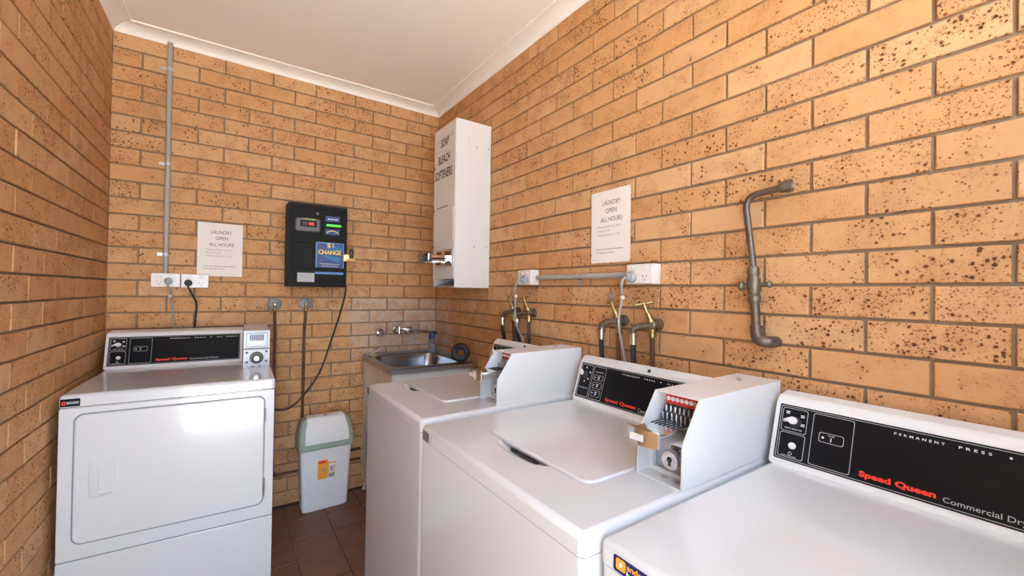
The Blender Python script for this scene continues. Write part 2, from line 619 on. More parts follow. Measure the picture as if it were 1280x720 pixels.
def brick_wall(wall, span, starts, single, jp=J):
    """starts[r % 2]: position of one perpend; bricks from s=0 to s=span (local x)"""
    rest_v, rest_f = [], []
    nrow = int(math.ceil(Z0 / H))
    for r in range(0, nrow + 1):
        zt = Z0 - (r - 1) * H - J / 2
        zb = Z0 - r * H + J / 2
        if r == 0:
            zt = min(zt, 2.672)
        zb = max(zb, 0.001)
        if zt - zb < 0.015:
            continue
        s0 = starts[r % 2]
        k0 = math.floor((0 - s0) / BL) - 1
        ticks = [s0 + k * BL for k in range(k0, k0 + int(span / BL) + 5)]
        ticks = [0.0 - jp / 2] + [t for t in ticks if 0.02 < t < span - 0.02] + [span + jp / 2]
        for a, b in zip(ticks, ticks[1:]):
            L = b - a - jp
            if L < 0.008:
                continue
            cx, cz = (a + b) / 2, (zt + zb) / 2
            j = random.uniform(-0.0014, 0.0014)
            hh = zt - zb
            if single(cx, cz):
                o = bpy.data.objects.new('brick', brick_mesh(L, hh))
                o.parent = wall
                o.location = (cx, j, cz)
                COL.objects.link(o)
            else:
                me = brick_mesh(L, hh)
                n = len(rest_v)
                rest_v += [(v.co.x + cx, v.co.y + j, v.co.z + cz) for v in me.vertices]
                rest_f += [tuple(i + n for i in p.vertices) for p in me.polygons]
    if rest_v:
        me = bpy.data.meshes.new('brickwork')
        me.from_pydata(rest_v, [], rest_f)
        me.materials.append(M['brick'])
        o = bpy.data.objects.new('brickwork', me)
        o.parent = wall
        o['kind'] = 'stuff'
        COL.objects.link(o)


def wall_slab(name, loc, rz, span, top=2.74):
    bm = B()
    box(bm, -0.12, RECESS, 0, span + 0.12, 0.12, top)
    o = obj(name, bm, 'mortar')
    o.location = loc
    o.rotation_euler = (0, 0, rz)
    o['kind'] = 'structure'
    return o


XL = -1.82
FL = 0.0177                                   # the left wall leans outwards by a degree
# back wall: local x runs left to right, its outer face looks to -y
wb = wall_slab('wall_back', (XL, 0, 0), 0.0, -XL)
brick_wall(wb, -XL, {0: -XL - 0.130, 1: -XL - 0.251}, lambda s, z: True)
# right wall: local x runs towards the camera (world -y), face looks to -x
wr = wall_slab('wall_right', (0, 0, 0), -math.pi / 2, -YF)
brick_wall(wr, -YF, {1: 0.770, 0: 0.891}, lambda s, z: z > 0.86 and s < 2.98)
# left wall: local x runs from the front to the back corner, face looks to +x
LW = 3.30
ang = math.atan(FL)
wl = wall_slab('wall_left', (XL - math.sin(ang) * LW, -math.cos(ang) * LW, 0), math.pi / 2 - ang, LW)
brick_wall(wl, LW, {1: LW - 0.262, 0: LW - 0.383}, lambda s, z: s > LW - 1.42, jp=0.0035)

# front wall behind the camera, with the open doorway
XD0, XD1, ZD = -1.78, -1.18, 2.10
XW0, XW1, ZW0, ZW1 = -0.98, -0.34, 1.48, 2.46   # opening added over the near dryer to let in more daylight
bm = B()
box(bm, -2.05, YF - 0.12, 0, XD0, YF, 2.74)
box(bm, XD1, YF - 0.12, 0, XW0, YF, 2.74)
box(bm, XW0, YF - 0.12, 0, XW1, YF, ZW0)
box(bm, XW0, YF - 0.12, ZW1, XW1, YF, 2.74)
box(bm, XW1, YF - 0.12, 0, 0.12, YF, 2.74)
box(bm, XD0, YF - 0.12, ZD, XD1, YF, 2.74)
o = obj('wall_front', bm, 'wallplain')
o['kind'] = 'structure'
bm = B()
frame_lines(bm, rrect(XW0, ZW0, XW1, ZW1, 0.003, 1), XZ, YF - 0.09, YF - 0.03, 0.035)
o = obj('added_window_1', bm, 'cornice')  # frame of the added opening that brightens the right side
o['kind'] = 'structure'

bm = B()
box(bm, -2.1, YF - 0.12, ZC, 0.14, 0.14, ZC + 0.12)
o = obj('ceiling', bm, 'plaster')
o['kind'] = 'structure'

bm = B()
box(bm, -12, YF - 14, -0.14, 12, YF - 0.0, -0.015)
o = obj('floor_outside', bm, 'concrete')
o['kind'] = 'structure'

bm = B()
box(bm, -2.0, YF, -0.10, 0.12, 0.12, -0.002)
fl = obj('floor', bm, 'grout')
fl['kind'] = 'structure'
TP, TG = 0.2075, 0.006
bm = B()
box(bm, -(TP - TG) / 2, -(TP - TG) / 2, -0.008, (TP - TG) / 2, (TP - TG) / 2, 0.0, 0.0025, 1, only=lambda e: all(v.co.z > -0.001 for v in e.verts))
tme = bpy.data.meshes.new('floor_tile')
bm.to_mesh(tme)
bm.free()
tme.materials.append(M['tile'])
for i in range(-6, 5):
    for j in range(-14, 4):
        cx, cy = -0.796 + (i + 0.5) * TP, -0.651 + (j + 0.5) * TP
        if cx < -1.92 or cx > 0.05 or cy < YF + 0.05 or cy > 0.05:
            continue
        o = bpy.data.objects.new('floor_tile', tme)
        o.parent = fl
        o.location = (cx, cy, random.uniform(-0.0008, 0.0004))
        COL.objects.link(o)

# plaster cove round the ceiling
def cove(name, p0, p1, inward, m0, m1):
    """profile: drop below ceiling and reach into the room; mitred at both ends"""
    dz, pr = 0.047, 0.080
    prof = [(0.0, -dz), (0.004, -dz)]
    for k in range(9):
        a = math.radians(90 * k / 8)
        prof.append((0.006 + (pr - 0.012) * (1 - math.cos(a)), -dz + 0.004 + (dz - 0.012) * math.sin(a)))
    prof += [(pr, -0.008), (pr, 0.004), (0, 0.004)]
    d = (Vector(p1) - Vector(p0)).normalized()
    inw = Vector(inward)
    bm = B()
    A = [bm.verts.new(Vector(p0) + inw * q + d * (q * m0) + Vector((0, 0, ZC + z))) for q, z in prof]
    C = [bm.verts.new(Vector(p1) + inw * q - d * (q * m1) + Vector((0, 0, ZC + z))) for q, z in prof]
    n = len(prof)
    for i in range(n):
        j = (i + 1) % n
        bm.faces.new((A[i], A[j], C[j], C[i]))
    bm.faces.new(A[::-1])
    bm.faces.new(C)
    o = obj(name, bm, 'cornice', smooth=True, angle=30)
    o['kind'] = 'structure'


cove('trim_1', (XL, 0, 0), (0, 0, 0), (0, -1, 0), 1, 1)
cove('trim_2', (0, 0, 0), (0, YF, 0), (-1, 0, 0), 1, 0)
cove('trim_3', (XL, 0, 0), (XL - FL * 3.3, YF, 0), (1, 0, 0), 1, 0)


# ------------------------------------------------------------------ machines
def console(parent, x0, x1, yb, zt, D, kind, hole=None):
    if kind == 'washer':
        D -= 0.028
    yt = yb + 0.052
    zk = zt + 0.165
    prof = [(yb - 0.002, zt), (yb - 0.001, zt + 0.004), (yt - 0.006, zk - 0.012), (yt - 0.001, zk - 0.002), (yt + 0.004, zk + 0.003), (yt + 0.012, zk + 0.006),
            (D - 0.012, zk + 0.012), (D - 0.002, zk + 0.004), (D - 0.002, zt)]
    bm = B()
    prism(bm, prof, YZ, x0, x1)
    bmesh.ops.bevel(bm, geom=[e for e in bm.edges if abs(e.verts[0].co.x - e.verts[1].co.x) < 1e-6], offset=0.0035, segments=2, affect='EDGES')
    c = obj('console', bm, 'enamel2', parent, smooth=True, angle=25)
    F0, F1 = Vector((x0, yb, zt + 0.002)), Vector((x0, yt, zk))
    et = (F1 - F0).normalized()
    Mx = MX(F0, (1, 0, 0), et)
    fn = lambda a, b, t: Mx @ Vector((a, b, t))
    W = x1 - x0
    bm = B()
    prism(bm, rrect(0.010, 0.013, W - 0.012, 0.154, 0.004, 3), fn, -0.001, 0.0026)
    obj('control_panel', bm, 'black', c)
    t0, t1 = 0.0024, 0.0030
    bm = B()
    frame_lines(bm, rrect(0.0135, 0.0165, W - 0.0155, 0.1505, 0.004, 3), fn, t0, t1, 0.0011)
    if kind == 'dryer':
        for r in ((0.018, 0.086, 0.076, 0.146), (0.018, 0.021, 0.076, 0.083), (0.088, 0.021, 0.172, 0.146), (0.104, 0.080, 0.155, 0.104)):
            frame_lines(bm, rrect(*r, 0.005, 3), fn, t0, t1, 0.0012)
    else:
        for r in ((0.016, 0.020, 0.078, 0.147), (0.084, 0.020, 0.148, 0.147), (0.093, 0.093, 0.139, 0.115), (0.093, 0.062, 0.139, 0.086), (0.093, 0.030, 0.139, 0.055)):
            frame_lines(bm, rrect(*r, 0.005, 3), fn, t0, t1, 0.0012)
    obj('panel_outline', bm, 'greyprint', c)
    D2 = 0.0032
    at = lambda s, t: MX(Mx @ Vector((s, t, 0)), (1, 0, 0), et)
    bm = B()
    word = lambda b_, *a_, **k_: tobj('panel_word', text_bm(b_, *a_, depth=D2, **k_), 'white', c)
    if kind == 'dryer':
        word('FABRIC SELECTOR', 0.040, 0.0036, at(0.027, 0.0925))
        for s, t in ((0.026, 0.131), (0.060, 0.127), (0.021, 0.109), (0.062, 0.105)):
            for q in range(2):
                prism(bm, rrect(s, t + q * 0.004, s + 0.009, t + q * 0.004 + 0.0022, 0.0008, 1), fn, t0, D2)
        frame_lines(bm, [(0.047, 0.027), (0.052, 0.032), (0.047, 0.037), (0.042, 0.032)], fn, t0, D2, 0.001)
        word('PUSH TO START', 0.034, 0.0028, at(0.028, 0.0235))
        prism(bm, rrect(0.110, 0.089, 0.115, 0.094, 0.002, 2), fn, t0, D2)
        prism(bm, rrect(0.1285, 0.085, 0.1305, 0.094, 0.0008, 1), fn, t0, D2)
        word('IN USE', 0.013, 0.0030, at(0.123, 0.097))
    else:
        word('CYCLE SELECTOR', 0.046, 0.0042, at(0.022, 0.052))
        word('CYCLE STATUS', 0.042, 0.0042, at(0.095, 0.124))
        for s, t in ((0.043, 0.136), (0.067, 0.119), (0.062, 0.092), (0.045, 0.080)):
            prism(bm, rrect(s - 0.003, t - 0.003, s + 0.003, t + 0.003, 0.002, 2), fn, t0, D2)
        for t in (0.102, 0.072, 0.041):
            prism(bm, rrect(0.098, t, 0.102, t + 0.004, 0.001, 1), fn, t0, D2)
            prism(bm, rrect(0.113, t - 0.003, 0.122, t + 0.001, 0.001, 1), fn, t0, D2)
            prism(bm, rrect(0.111, t + 0.005, 0.124, t + 0.008, 0.001, 1), fn, t0, D2)
    st = 0.243 if kind == 'dryer' else 0.226
    end = W - 0.02
    word('PERMANENT', 0.080, 0.0052, at(st, 0.136), spacing=1.75, bold=0.012)
    word('PRESS', 0.045, 0.0052, at(st + 0.100, 0.136), spacing=1.75, bold=0.012)
    prism(bm, rrect(st + 0.167, 0.137, st + 0.171, 0.141, 0.0019, 3), fn, t0, D2)
    if end > st + 0.28:
        word('ALL', 0.024, 0.0052, at(st + 0.194, 0.136), spacing=1.75, bold=0.012)
        word('FABRIC', 0.052, 0.0052, at(st + 0.234, 0.136), spacing=1.75, bold=0.012)
    ic = tobj('panel_icons', bm, 'white', c)
    ic['kind'] = 'stuff'
    s0, sw = (0.189, 0.127) if kind == 'dryer' else (0.170, 0.146)
    bm = text_bm('Speed Queen', sw, 0.0165, at(s0, 0.0235), bold=0.045, depth=D2)
    tobj('brand_lettering', bm, 'red', c)
    bm = text_bm('Commercial Dryer' if kind == 'dryer' else 'Commercial Washer', 0.124, 0.0135, at(s0 + sw + 0.010, 0.0215), depth=D2)
    tobj('type_lettering', bm, 'greyprint', c)
    # rotary knob with a pointer
    if kind == 'dryer':
        ks, kt, bs, btn = 0.046, 0.115, 0.050, 0.052
    else:
        ks, kt, bs, btn = 0.040, 0.109, None, None
    bm = B()
    c0 = Mx @ Vector((ks + 0.004, kt - 0.003, 0.002))
    nrm = Mx.to_3x3() @ Vector((0, 0, 1))
    cyl(bm, c0, c0 + nrm * 0.006, 0.0135, 20, ch=0.001)
    obj('knob_base', bm, 'blackplastic', c, smooth=True)
    bm = B()
    tip = [(0.011 * math.cos(math.radians(a)), 0.0095 * math.sin(math.radians(a))) for a in range(-110, 111, 20)] + [(-0.019, 0.0)]
    rot = 0.0 if kind == 'dryer' else math.radians(-70)
    tip = [(a * math.cos(rot) - b_ * math.sin(rot), a * math.sin(rot) + b_ * math.cos(rot)) for a, b_ in tip]
    if kind != 'dryer':
        tip = [(a * 0.8 - 0.012, b_ * 0.8 + 0.002) for a, b_ in tip]
    plate_soft(bm, tip, lambda a, b_, t: Mx @ Vector((ks + a, kt + b_, t)), 0.006, 0.016, 0.003)
    obj('selector_knob', bm, 'woodknob', c, smooth=True)
    if bs:
        bm = B()
        c0 = Mx @ Vector((bs, btn, 0.002))
        lathe(bm, c0, c0 + nrm, [(0, 0.0085), (0.003, 0.0085), (0.0035, 0.007), (0.009, 0.0065), (0.010, 0.005)], 18)
        obj('start_button', bm, 'woodknob', c, smooth=True)
    if hole:
        bm = B()
        c0 = Vector((hole, yt + 0.000, zk - 0.001))
        cyl(bm, c0 - nrm * 0.002, c0 + nrm * 0.0035, 0.0065, 16, ch=0.001)
        obj('key_lock', bm, 'blackplastic', c, smooth=True)
    return c


def coin_meter(parent, x0, wm, y0, zt, D, out=True, back=None):
    """white sheet-steel coin box that stands on the machine top; y0 = its front"""
    r = bpy.data.objects.new('coin_meter', None)
    COL.objects.link(r)
    r.parent = parent
    r.location = (x0, y0, zt)
    d = (back or D) - y0
    t = 0.003
    if out:
        prof = [(0, 0), (0.004, 0.099), (0.069, 0.194), (d, 0.197), (d, 0)]
    else:
        prof = [(0, 0), (0.004, 0.099), (0.010, 0.187), (d, 0.190), (d, 0)]
    h1, yk = prof[2][1], prof[2][0]
    bm = B()
    for xa in (0, wm - t):
        prism(bm, prof, YZ, xa, xa + t)
    prism(bm, [(yk, h1 - t), (d, prof[3][1] - t), (d, prof[3][1]), (yk, h1)], YZ, t, wm - t)
    prism(bm, [(0, 0), (d, 0), (d, t), (0, t)], YZ, t, wm - t)
    prism(bm, [(d - t, t), (d, t), (d, h1), (d - t, h1)], YZ, t, wm - t)
    obj('housing', bm, 'enamel2', r)
    bm = B()
    xa, xb = wm * 0.45, wm * 0.56
    cyl(bm, (xa, d * 0.80, prof[3][1] - 0.001), (xa, d * 0.80, prof[3][1] + 0.0035), 0.006, 14, ch=0.001)
    obj('top_screw', bm, 'zinc', r, smooth=True)
    if out:
        bm = B()
        box(bm, t, 0.006, 0.096, wm - t, 0.14, 0.099)
        obj('shelf', bm, 'enamel2', r)
        # upper recess: card with the coin pictures, slot fingers, sliding chute
        bm = B()
        box(bm, t, 0.105, 0.099, wm - t, 0.109, h1 - t)
        obj('upper_plate', bm, 'zinc', r)
        bm = B()
        box(bm, 0.012, 0.098, 0.160, wm - 0.020, 0.1048, 0.186)
        ca = obj('price_card', bm, 'redcard', r)
        bm = B()
        for k in range(7):
            cx = 0.0195 + k * (wm - 0.047) / 6.0
            lathe(bm, (cx, 0.0982, 0.173), (cx, 0.09, 0.173), [(0, 0.0055), (0.0012, 0.0055)], 12)
        obj('coin_picture', bm, 'white', ca)
        for k in range(7):
            cx = 0.0195 + k * (wm - 0.047) / 6.0
            bm = B()
            box(bm, cx - 0.0034, 0.088, 0.128, cx + 0.0016, 0.104, 0.158, 0.001, 1)
            box(bm, cx - 0.0030, 0.074, 0.126, cx + 0.0012, 0.090, 0.143, 0.001, 1)
            obj('coin_finger', bm, 'zinc', r)
        bm = B()
        box(bm, 0.012, 0.0985, 0.124, wm - 0.018, 0.1048, 0.160)
        obj('finger_backing', bm, 'blackplastic', r)
        sl = obj('coin_slide', box(box(B(), 0.020, -0.055, 0.118, wm - 0.024, 0.09, 0.126, 0.002, 1), 0.020, -0.050, 0.098, 0.0225, 0.085, 0.118), 'chrome', r, smooth=True, angle=30)
        bm = B()
        box(bm, wm - 0.0265, -0.050, 0.1, wm - 0.024, 0.085, 0.118)
        obj('slide_side', bm, 'zinc', sl)
        bm = B()
        arc = [(0.014 + (wm - 0.032) * k / 8, -0.058 - 0.012 * math.sin(math.pi * k / 8)) for k in range(9)]
        poly = arc + [(wm - 0.018, -0.050), (0.014, -0.050)]
        prism(bm, poly, XY, 0.098, 0.134)
        bmesh.ops.bevel(bm, geom=bm.edges[:], offset=0.0015, segments=1, affect='EDGES')
        obj('slide_grip', bm, 'chrome', sl)
        bm = B()
        box(bm, 0.036, -0.0712, 0.108, wm - 0.050, -0.069, 0.123, 0.0006, 1)
        obj('grip_label', bm, 'tag', sl)
        bm = B()
        for k in range(7):
            cx = 0.0265 + k * (wm - 0.058) / 6.0
            box(bm, cx - 0.0016, 0.02, 0.1262, cx + 0.0016, 0.072, 0.1272)
        obj('slide_slots', bm, 'blackplastic', sl)
        # lower recess: lock
        bm = B()
        prism(bm, rrect(0.004, 0.004, wm - 0.004, 0.095, 0.002, 1), XZ, 0.058, 0.062)
        obj('lower_plate', bm, 'zinc', r)
        bm = B()
        frame_lines(bm, rrect(0.003, 0.003, wm - 0.003, 0.096, 0.002, 1), XZ, 0.046, 0.058, 0.010)
        obj('lower_frame', bm, 'enamel2', r)
        lk = (wm * 0.60, 0.060, 0.047)
        bm = B()
        lathe(bm, lk, (lk[0], -1, lk[2]), [(0, 0.031), (0.010, 0.030), (0.012, 0.025), (0.030, 0.024), (0.034, 0.0215), (0.034, 0.0)], 28, cap=False)
        k0 = obj('lock', bm, 'chrome', r, smooth=True)
        bm = B()
        lathe(bm, (lk[0], lk[1] - 0.0338, lk[2] + 0.003), (lk[0], -1, lk[2] + 0.003), [(0, 0.0065), (0.001, 0.0065)], 14)
        box(bm, lk[0] - 0.003, lk[1] - 0.0350, lk[2] - 0.012, lk[0] + 0.003, lk[1] - 0.0338, lk[2] + 0.003)
        obj('keyhole', bm, 'blackplastic', k0)
        for cx, cy in ((wm * 0.45, 0.034), (wm * 0.78, 0.030)):
            bm = B()
            lathe(bm, (cx, cy, t - 0.001), (cx, cy, 1), [(0, 0.0085), (0.0016, 0.0085), (0.0016, 0.006)], 16)
            obj('bolt_hole', bm, 'zinc', r)
    else:
        bm = B()
        box(bm, t, 0.002, 0.005, wm - t, 0.008, 0.092)
        lp = obj('lock_plate', bm, 'meterplate', r)
        lk = (wm * 0.5, 0.002, 0.053)
        bm = B()
        torus(bm, (lk[0], 0.000, lk[2]), (0, -1, 0), 0.0235, 0.0065, 28, 10)
        lathe(bm, lk, (lk[0], -1, lk[2]), [(0, 0.021), (0.002, 0.021)], 24)
        obj('lock_ring', bm, 'darkgrey', lp, smooth=True)
        bm = B()
        lathe(bm, (lk[0], 0.0, lk[2] - 0.004), (lk[0], -1, lk[2] - 0.004), [(0, 0.0125), (0.004, 0.012), (0.006, 0.010), (0.006, 0)], 20, cap=False)
        obj('lock_core', bm, 'chrome', lp, smooth=True)
        for cx, cz in ((0.014, 0.079), (wm - 0.014, 0.082), (0.014, 0.032), (wm - 0.014, 0.034)):
            bm = B()
            lathe(bm, (cx, 0.002, cz), (cx, -1, cz), [(0, 0.0058), (0.002, 0.0058), (0.004, 0.003)], 14)
            obj('bolt', bm, 'darkgrey', lp, smooth=True)
        bm = B()
        for cx in (wm * 0.36, wm * 0.63):
            box(bm, cx - 0.007, -0.0012, 0.0085, cx + 0.007, 0.0022, 0.012)
        obj('drain_slot', bm, 'blackplastic', lp)
        bm = B()
        box(bm, 0.001, -0.004, 0.093, wm - 0.001, 0.012, 0.100, 0.001, 1)
        obj('cross_bar', bm, 'coverplate', r)
        bm = B()
        box(bm, t, 0.006, 0.100, wm - t, 0.012, 0.187)
        obj('upper_plate', bm, 'meterplate', r)
        bm = B()
        frame_lines(bm, rrect(0.010, 0.106, wm - 0.008, 0.177, 0.003, 2), XZ, 0.001, 0.007, 0.003)
        obj('slide_frame', bm, 'coverplate', r)
        bm = B()
        box(bm, 0.014, 0.003, 0.109, wm - 0.012, 0.007, 0.172)
        sp = obj('coin_slide', bm, 'meterplate', r)
        for k in range(7):
            cx = 0.029 + k * 0.0088
            bm = B()
            box(bm, cx - 0.0030, 0.0012, 0.138, cx + 0.0030, 0.0035, 0.167)
            obj('coin_slot', bm, 'navy', sp)
        bm = B()
        prism(bm, rrect(0.034, 0.116, 0.078, 0.138, 0.008, 4), XZ, -0.003, 0.004)
        obj('slide_grip', bm, 'white', sp)
    return r


def cap(parent, w_, D, zs, zt):
    bm = B()
    box(bm, 0, 0, zs, w_, D, zt, 0.014, 4, only=lambda e: (all(v.co.z > zt - 1e-4 for v in e.verts)) or (abs(e.verts[0].co.z - e.verts[1].co.z) > 0.01))
    return obj('top_panel', bm, 'enamel', parent, smooth=True, angle=50)


def cabinet(parent, w_, D, zs):
    bm = B()
    box(bm, 0.002, 0.002, 0.012, w_ - 0.002, D, zs - 0.003, 0.013, 4, only=lambda e: abs(e.verts[0].co.z - e.verts[1].co.z) > 0.3)
    o = obj('cabinet', bm, 'enamel', parent, smooth=True, angle=50)
    bm = B()
    box(bm, 0.006, 0.006, zs - 0.004, w_ - 0.006, D - 0.002, zs + 0.002)
    obj('seam', bm, 'seam', parent)
    for fx in (0.05, w_ - 0.05):
        for fy in (0.06, D - 0.06):
            bm = B()
            cyl(bm, (fx, fy, 0.0), (fx, fy, 0.014), 0.02, 12)
            obj('foot', bm, 'blackrubber', parent)
    return o


def washer(label, xf, yfar, w_, D, zt, lid, slot, meter, cons_end, yb, decal):
    r = thing('washing_machine', label, 'washer', (xf, yfar, 0), -math.pi / 2, 'coin washing machines along the right wall')
    zs = zt - 0.043
    cabinet(r, w_, D, zs)
    c = cap(r, w_, D, zs, zt)
    lx0, lx1, ly0, ly1 = lid
    s0, s1 = slot
    # finger scoop in front of the lid
    bm = B()
    ball(bm, ((s0 + s1) / 2, ly0 - 0.004, zt + 0.010), 1.0, ((s1 - s0) * 0.62, 0.040, 0.026), 32, 20)
    cut(c, bm, angle=35)
    c.data.materials[0] = M['enamel']
    bm = B()
    plate_soft(bm, rrect(lx0, ly0, lx1, ly1, 0.030, 8), XY, zt - 0.001, zt + 0.006, 0.005)
    ld = obj('lid', bm, 'enamel', r, smooth=True, angle=50)
    bm = B()
    frame_lines(bm, rrect(lx0 - 0.0025, ly0 - 0.0025, lx1 + 0.0025, ly1 + 0.0025, 0.032, 8), XY, zt - 0.002, zt + 0.0006, 0.004)
    obj('lid_gap', bm, 'lidgap', r)
    bm = B()
    prism(bm, [(s0 + 0.050, ly0 - 0.010), (s1 - 0.040, ly0 - 0.010), (s1 - 0.026, ly0 - 0.003), (s0 + 0.042, ly0 - 0.003)], XY, zt - 0.0115, zt - 0.0055)
    obj('lid_grip_slot', bm, 'blackplastic', r)
    console(r, 0.004, cons_end, yb, zt, D, 'washer', hole=meter[3])
    coin_meter(r, meter[0], meter[1], meter[2], zt, D)
    bm = B()
    a, b = decal
    box(bm, a, -0.0012, zt - 0.041, b, 0.001, zt - 0.012)
    obj('decal', bm, 'darkgrey', r)
    bm = B()
    box(bm, b + 0.002, -0.001, zt - 0.041, b + 0.020, 0.001, zt - 0.014)
    obj('decal_patch', bm, 'greyprint', r)
    return r


ZT = 0.908
washer('white top-load coin washer standing next to the steel laundry tub', -0.773, -0.968, 0.642, 0.753, ZT,
       (0.055, 0.482, 0.160, 0.585), (0.10, 0.24), (0.498, 0.126, 0.312, 0.285), 0.497, 0.640, (0.006, 0.040))
washer('wider white top-load coin washer, between the other washer and the near dryer', -0.792, -1.658, 0.745, 0.772, ZT,
       (0.167, 0.608, 0.148, 0.575), (0.265, 0.46), (0.619, 0.122, 0.302, 0.342), 0.618, 0.659, (0.018, 0.062))

# near dryer, mostly its top and console in view
r = thing('clothes_dryer', 'white coin dryer in the right foreground with a wide black Commercial Dryer console', 'dryer', (-0.765, -2.418, 0), -math.pi / 2, 'coin clothes dryers')
Wd, Dd = 0.683, 0.745
cabinet(r, Wd, Dd, ZT - 0.043)
cap(r, Wd, Dd, ZT - 0.043, ZT)
console(r, 0.002, Wd - 0.006, 0.632, ZT, Dd, 'dryer')
bm = B()
prism(bm, rrect(0.034, ZT - 0.0405, 0.128, ZT - 0.0135, 0.003, 3), XZ, 0.0005, -0.0012)
dk = obj('decal', bm, 'navy', r)
bm = B()
frame_lines(bm, rrect(0.040, ZT - 0.035, 0.060, ZT - 0.016, 0.003, 3), XZ, -0.001, -0.0018, 0.0055)
obj('decal_emblem', bm, 'orange', dk)
bm = B()
prism(bm, rrect(0.0465, ZT - 0.029, 0.0535, ZT - 0.022, 0.003, 3), XZ, -0.001, -0.0018)
obj('decal_dot', bm, 'white', dk)
fr = lambda x, z, y: MX((x, y, z), (1, 0, 0), (0, 0, 1))
tobj('decal_name', text_bm('andrew', 0.050, 0.0105, fr(0.063, ZT - 0.0265, -0.0015), bold=0.02), 'orange', dk)
tobj('decal_surname', text_bm('barton', 0.046, 0.0100, fr(0.063, ZT - 0.0385, -0.0015), bold=0.02), 'white', dk)

# dryer in the left corner
r = thing('clothes_dryer', 'white coin dryer in the left corner with a large front door and slot meter', 'dryer', (-1.8116, -0.7824, 0), -0.0364, 'coin clothes dryers')
ZL, Dl = 0.945, 0.715
cabinet(r, Wd, Dl, ZL - 0.045)
cap(r, Wd, Dl, ZL - 0.045, ZL)
bm = B()
plate_soft(bm, rrect(0.003, 0.343, Wd - 0.003, ZL - 0.050, 0.004, 2), XZ, 0.004, -0.004, 0.003)
up_ = obj('front_panel', bm, 'enamel', r, smooth=True)
bm = B()
plate_soft(bm, rrect(0.003, 0.03, Wd - 0.003, 0.339, 0.004, 2), XZ, 0.004, -0.004, 0.003)
obj('lower_panel', bm, 'enamel', r, smooth=True)
bm = B()
box(bm, 0.006, -0.001, 0.336, Wd - 0.006, 0.004, 0.346)
obj('panel_gap', bm, 'gapshade', r)
dr = rrect(0.046, 0.400, 0.642, 0.871, 0.028, 8)
bm = B()
frame_lines(bm, rrect(0.042, 0.396, 0.646, 0.875, 0.031, 8), XZ, -0.0035, -0.0052, 0.012)
obj('door_gap_shade', bm, 'gapshade', r)  # grey outline painting the shaded gap round the door
bm = B()
plate_soft(bm, dr, XZ, -0.0035, -0.012, 0.005)
door = obj('door', bm, 'enamel', r, smooth=True, angle=50)
hp = [(0.160, 0.562), (0.159, 0.700), (0.153, 0.704), (0.094, 0.702), (0.090, 0.690), (0.086, 0.63), (0.090, 0.572), (0.094, 0.562)]
bm = B()
plate_soft(bm, hp, XZ, -0.011, -0.0165, 0.004)
hd = obj('door_handle', bm, 'enamel', door, smooth=True, angle=50)
pc = [(0.114, 0.575), (0.117, 0.569), (0.153, 0.569), (0.1545, 0.697), (0.149, 0.697), (0.119, 0.684), (0.113, 0.675)]
bm = B()
prism(bm, pc, XZ, -0.03, -0.0048)
cut(hd, bm)
bm = B()
prism(bm, pc, XZ, -0.03, -0.0048)
cut(door, bm, angle=50)
for z0, z1 in ((0.757, 0.816), (0.430, 0.510)):
    bm = B()
    tube(bm, [(0.6455, -0.008, z0), (0.6455, -0.008, z1)], 0.004, 8)
    obj('hinge', bm, 'zinc', r, smooth=True)
console(r, 0.002, 0.556, 0.562, ZL, Dl, 'dryer')
coin_meter(r, 0.560, 0.111, 0.300, ZL, Dl, out=False, back=0.70)
bm = B()
box(bm, 0.495, 0.6195, ZL + 0.140, 0.545, 0.622, ZL + 0.153)
lb = obj('console_label', bm, 'greyprint', r)
lb.location = (0, -0.0135, -0.001)
bm = B()
box(bm, 0.006, -0.0012, ZL - 0.042, 0.058, 0.001, ZL - 0.014)
dk = obj('decal', bm, 'black', r)
bm = B()
frame_lines(bm, rrect(0.010, ZL - 0.036, 0.020, ZL - 0.022, 0.003, 2), XZ, -0.001, -0.0016, 0.0035)
obj('decal_emblem', bm, 'red', dk)
bm = B()
for k in range(7):
    box(bm, 0.0225 + k * 0.0047, -0.0016, ZL - 0.033, 0.0258 + k * 0.0047, -0.001, ZL - 0.0235 - 0.001 * (k % 2))
o = obj('decal_print', bm, 'greyprint', dk)
o['kind'] = 'stuff'
bm = B()
box(bm, 0.061, -0.001, ZL - 0.043, 0.085, 0.001, ZL - 0.015)
obj('decal_patch', bm, 'tag', dk)

# ------------------------------------------------------------------ laundry tub
X0, X1, Y0, Y1, ZK = -0.545, -0.012, -0.612, -0.012, 0.895
r = thing('laundry_tub', 'steel laundry tub on a white cabinet in the far right corner', 'sink', (X0, Y0, 0))
tw, td = X1 - X0, Y1 - Y0
bm = B()
box(bm, 0.014, 0.02, 0.055, 0.034, td - 0.005, ZK - 0.026, 0.004, 1)
box(bm, tw - 0.03, 0.02, 0.055, tw - 0.01, td - 0.005, ZK - 0.026, 0.004, 1)
box(bm, 0.034, 0.02, 0.055, tw - 0.03, 0.040, ZK - 0.026)
box(bm, 0.034, td - 0.025, 0.055, tw - 0.03, td - 0.005, ZK - 0.026)
box(bm, 0.034, 0.040, 0.055, tw - 0.03, td - 0.025, 0.075)
obj('cabinet', bm, 'tub', r)
bm = B()
box(bm, 0.011, 0.03, 0.645, 0.015, td - 0.01, 0.648)
box(bm, 0.011, td - 0.065, 0.06, 0.015, td - 0.062, ZK - 0.03)
obj('cabinet_seam', bm, 'greyplastic', r)
for fx in (0.03, tw - 0.05):
    for fy in (0.05, td - 0.03):
        bm = B()
        lathe(bm, (fx, fy, 0), (fx, fy, 1), [(0, 0.018), (0.008, 0.018), (0.012, 0.010), (0.057, 0.010)], 12)
        obj('foot', bm, 'tub', r, smooth=True)
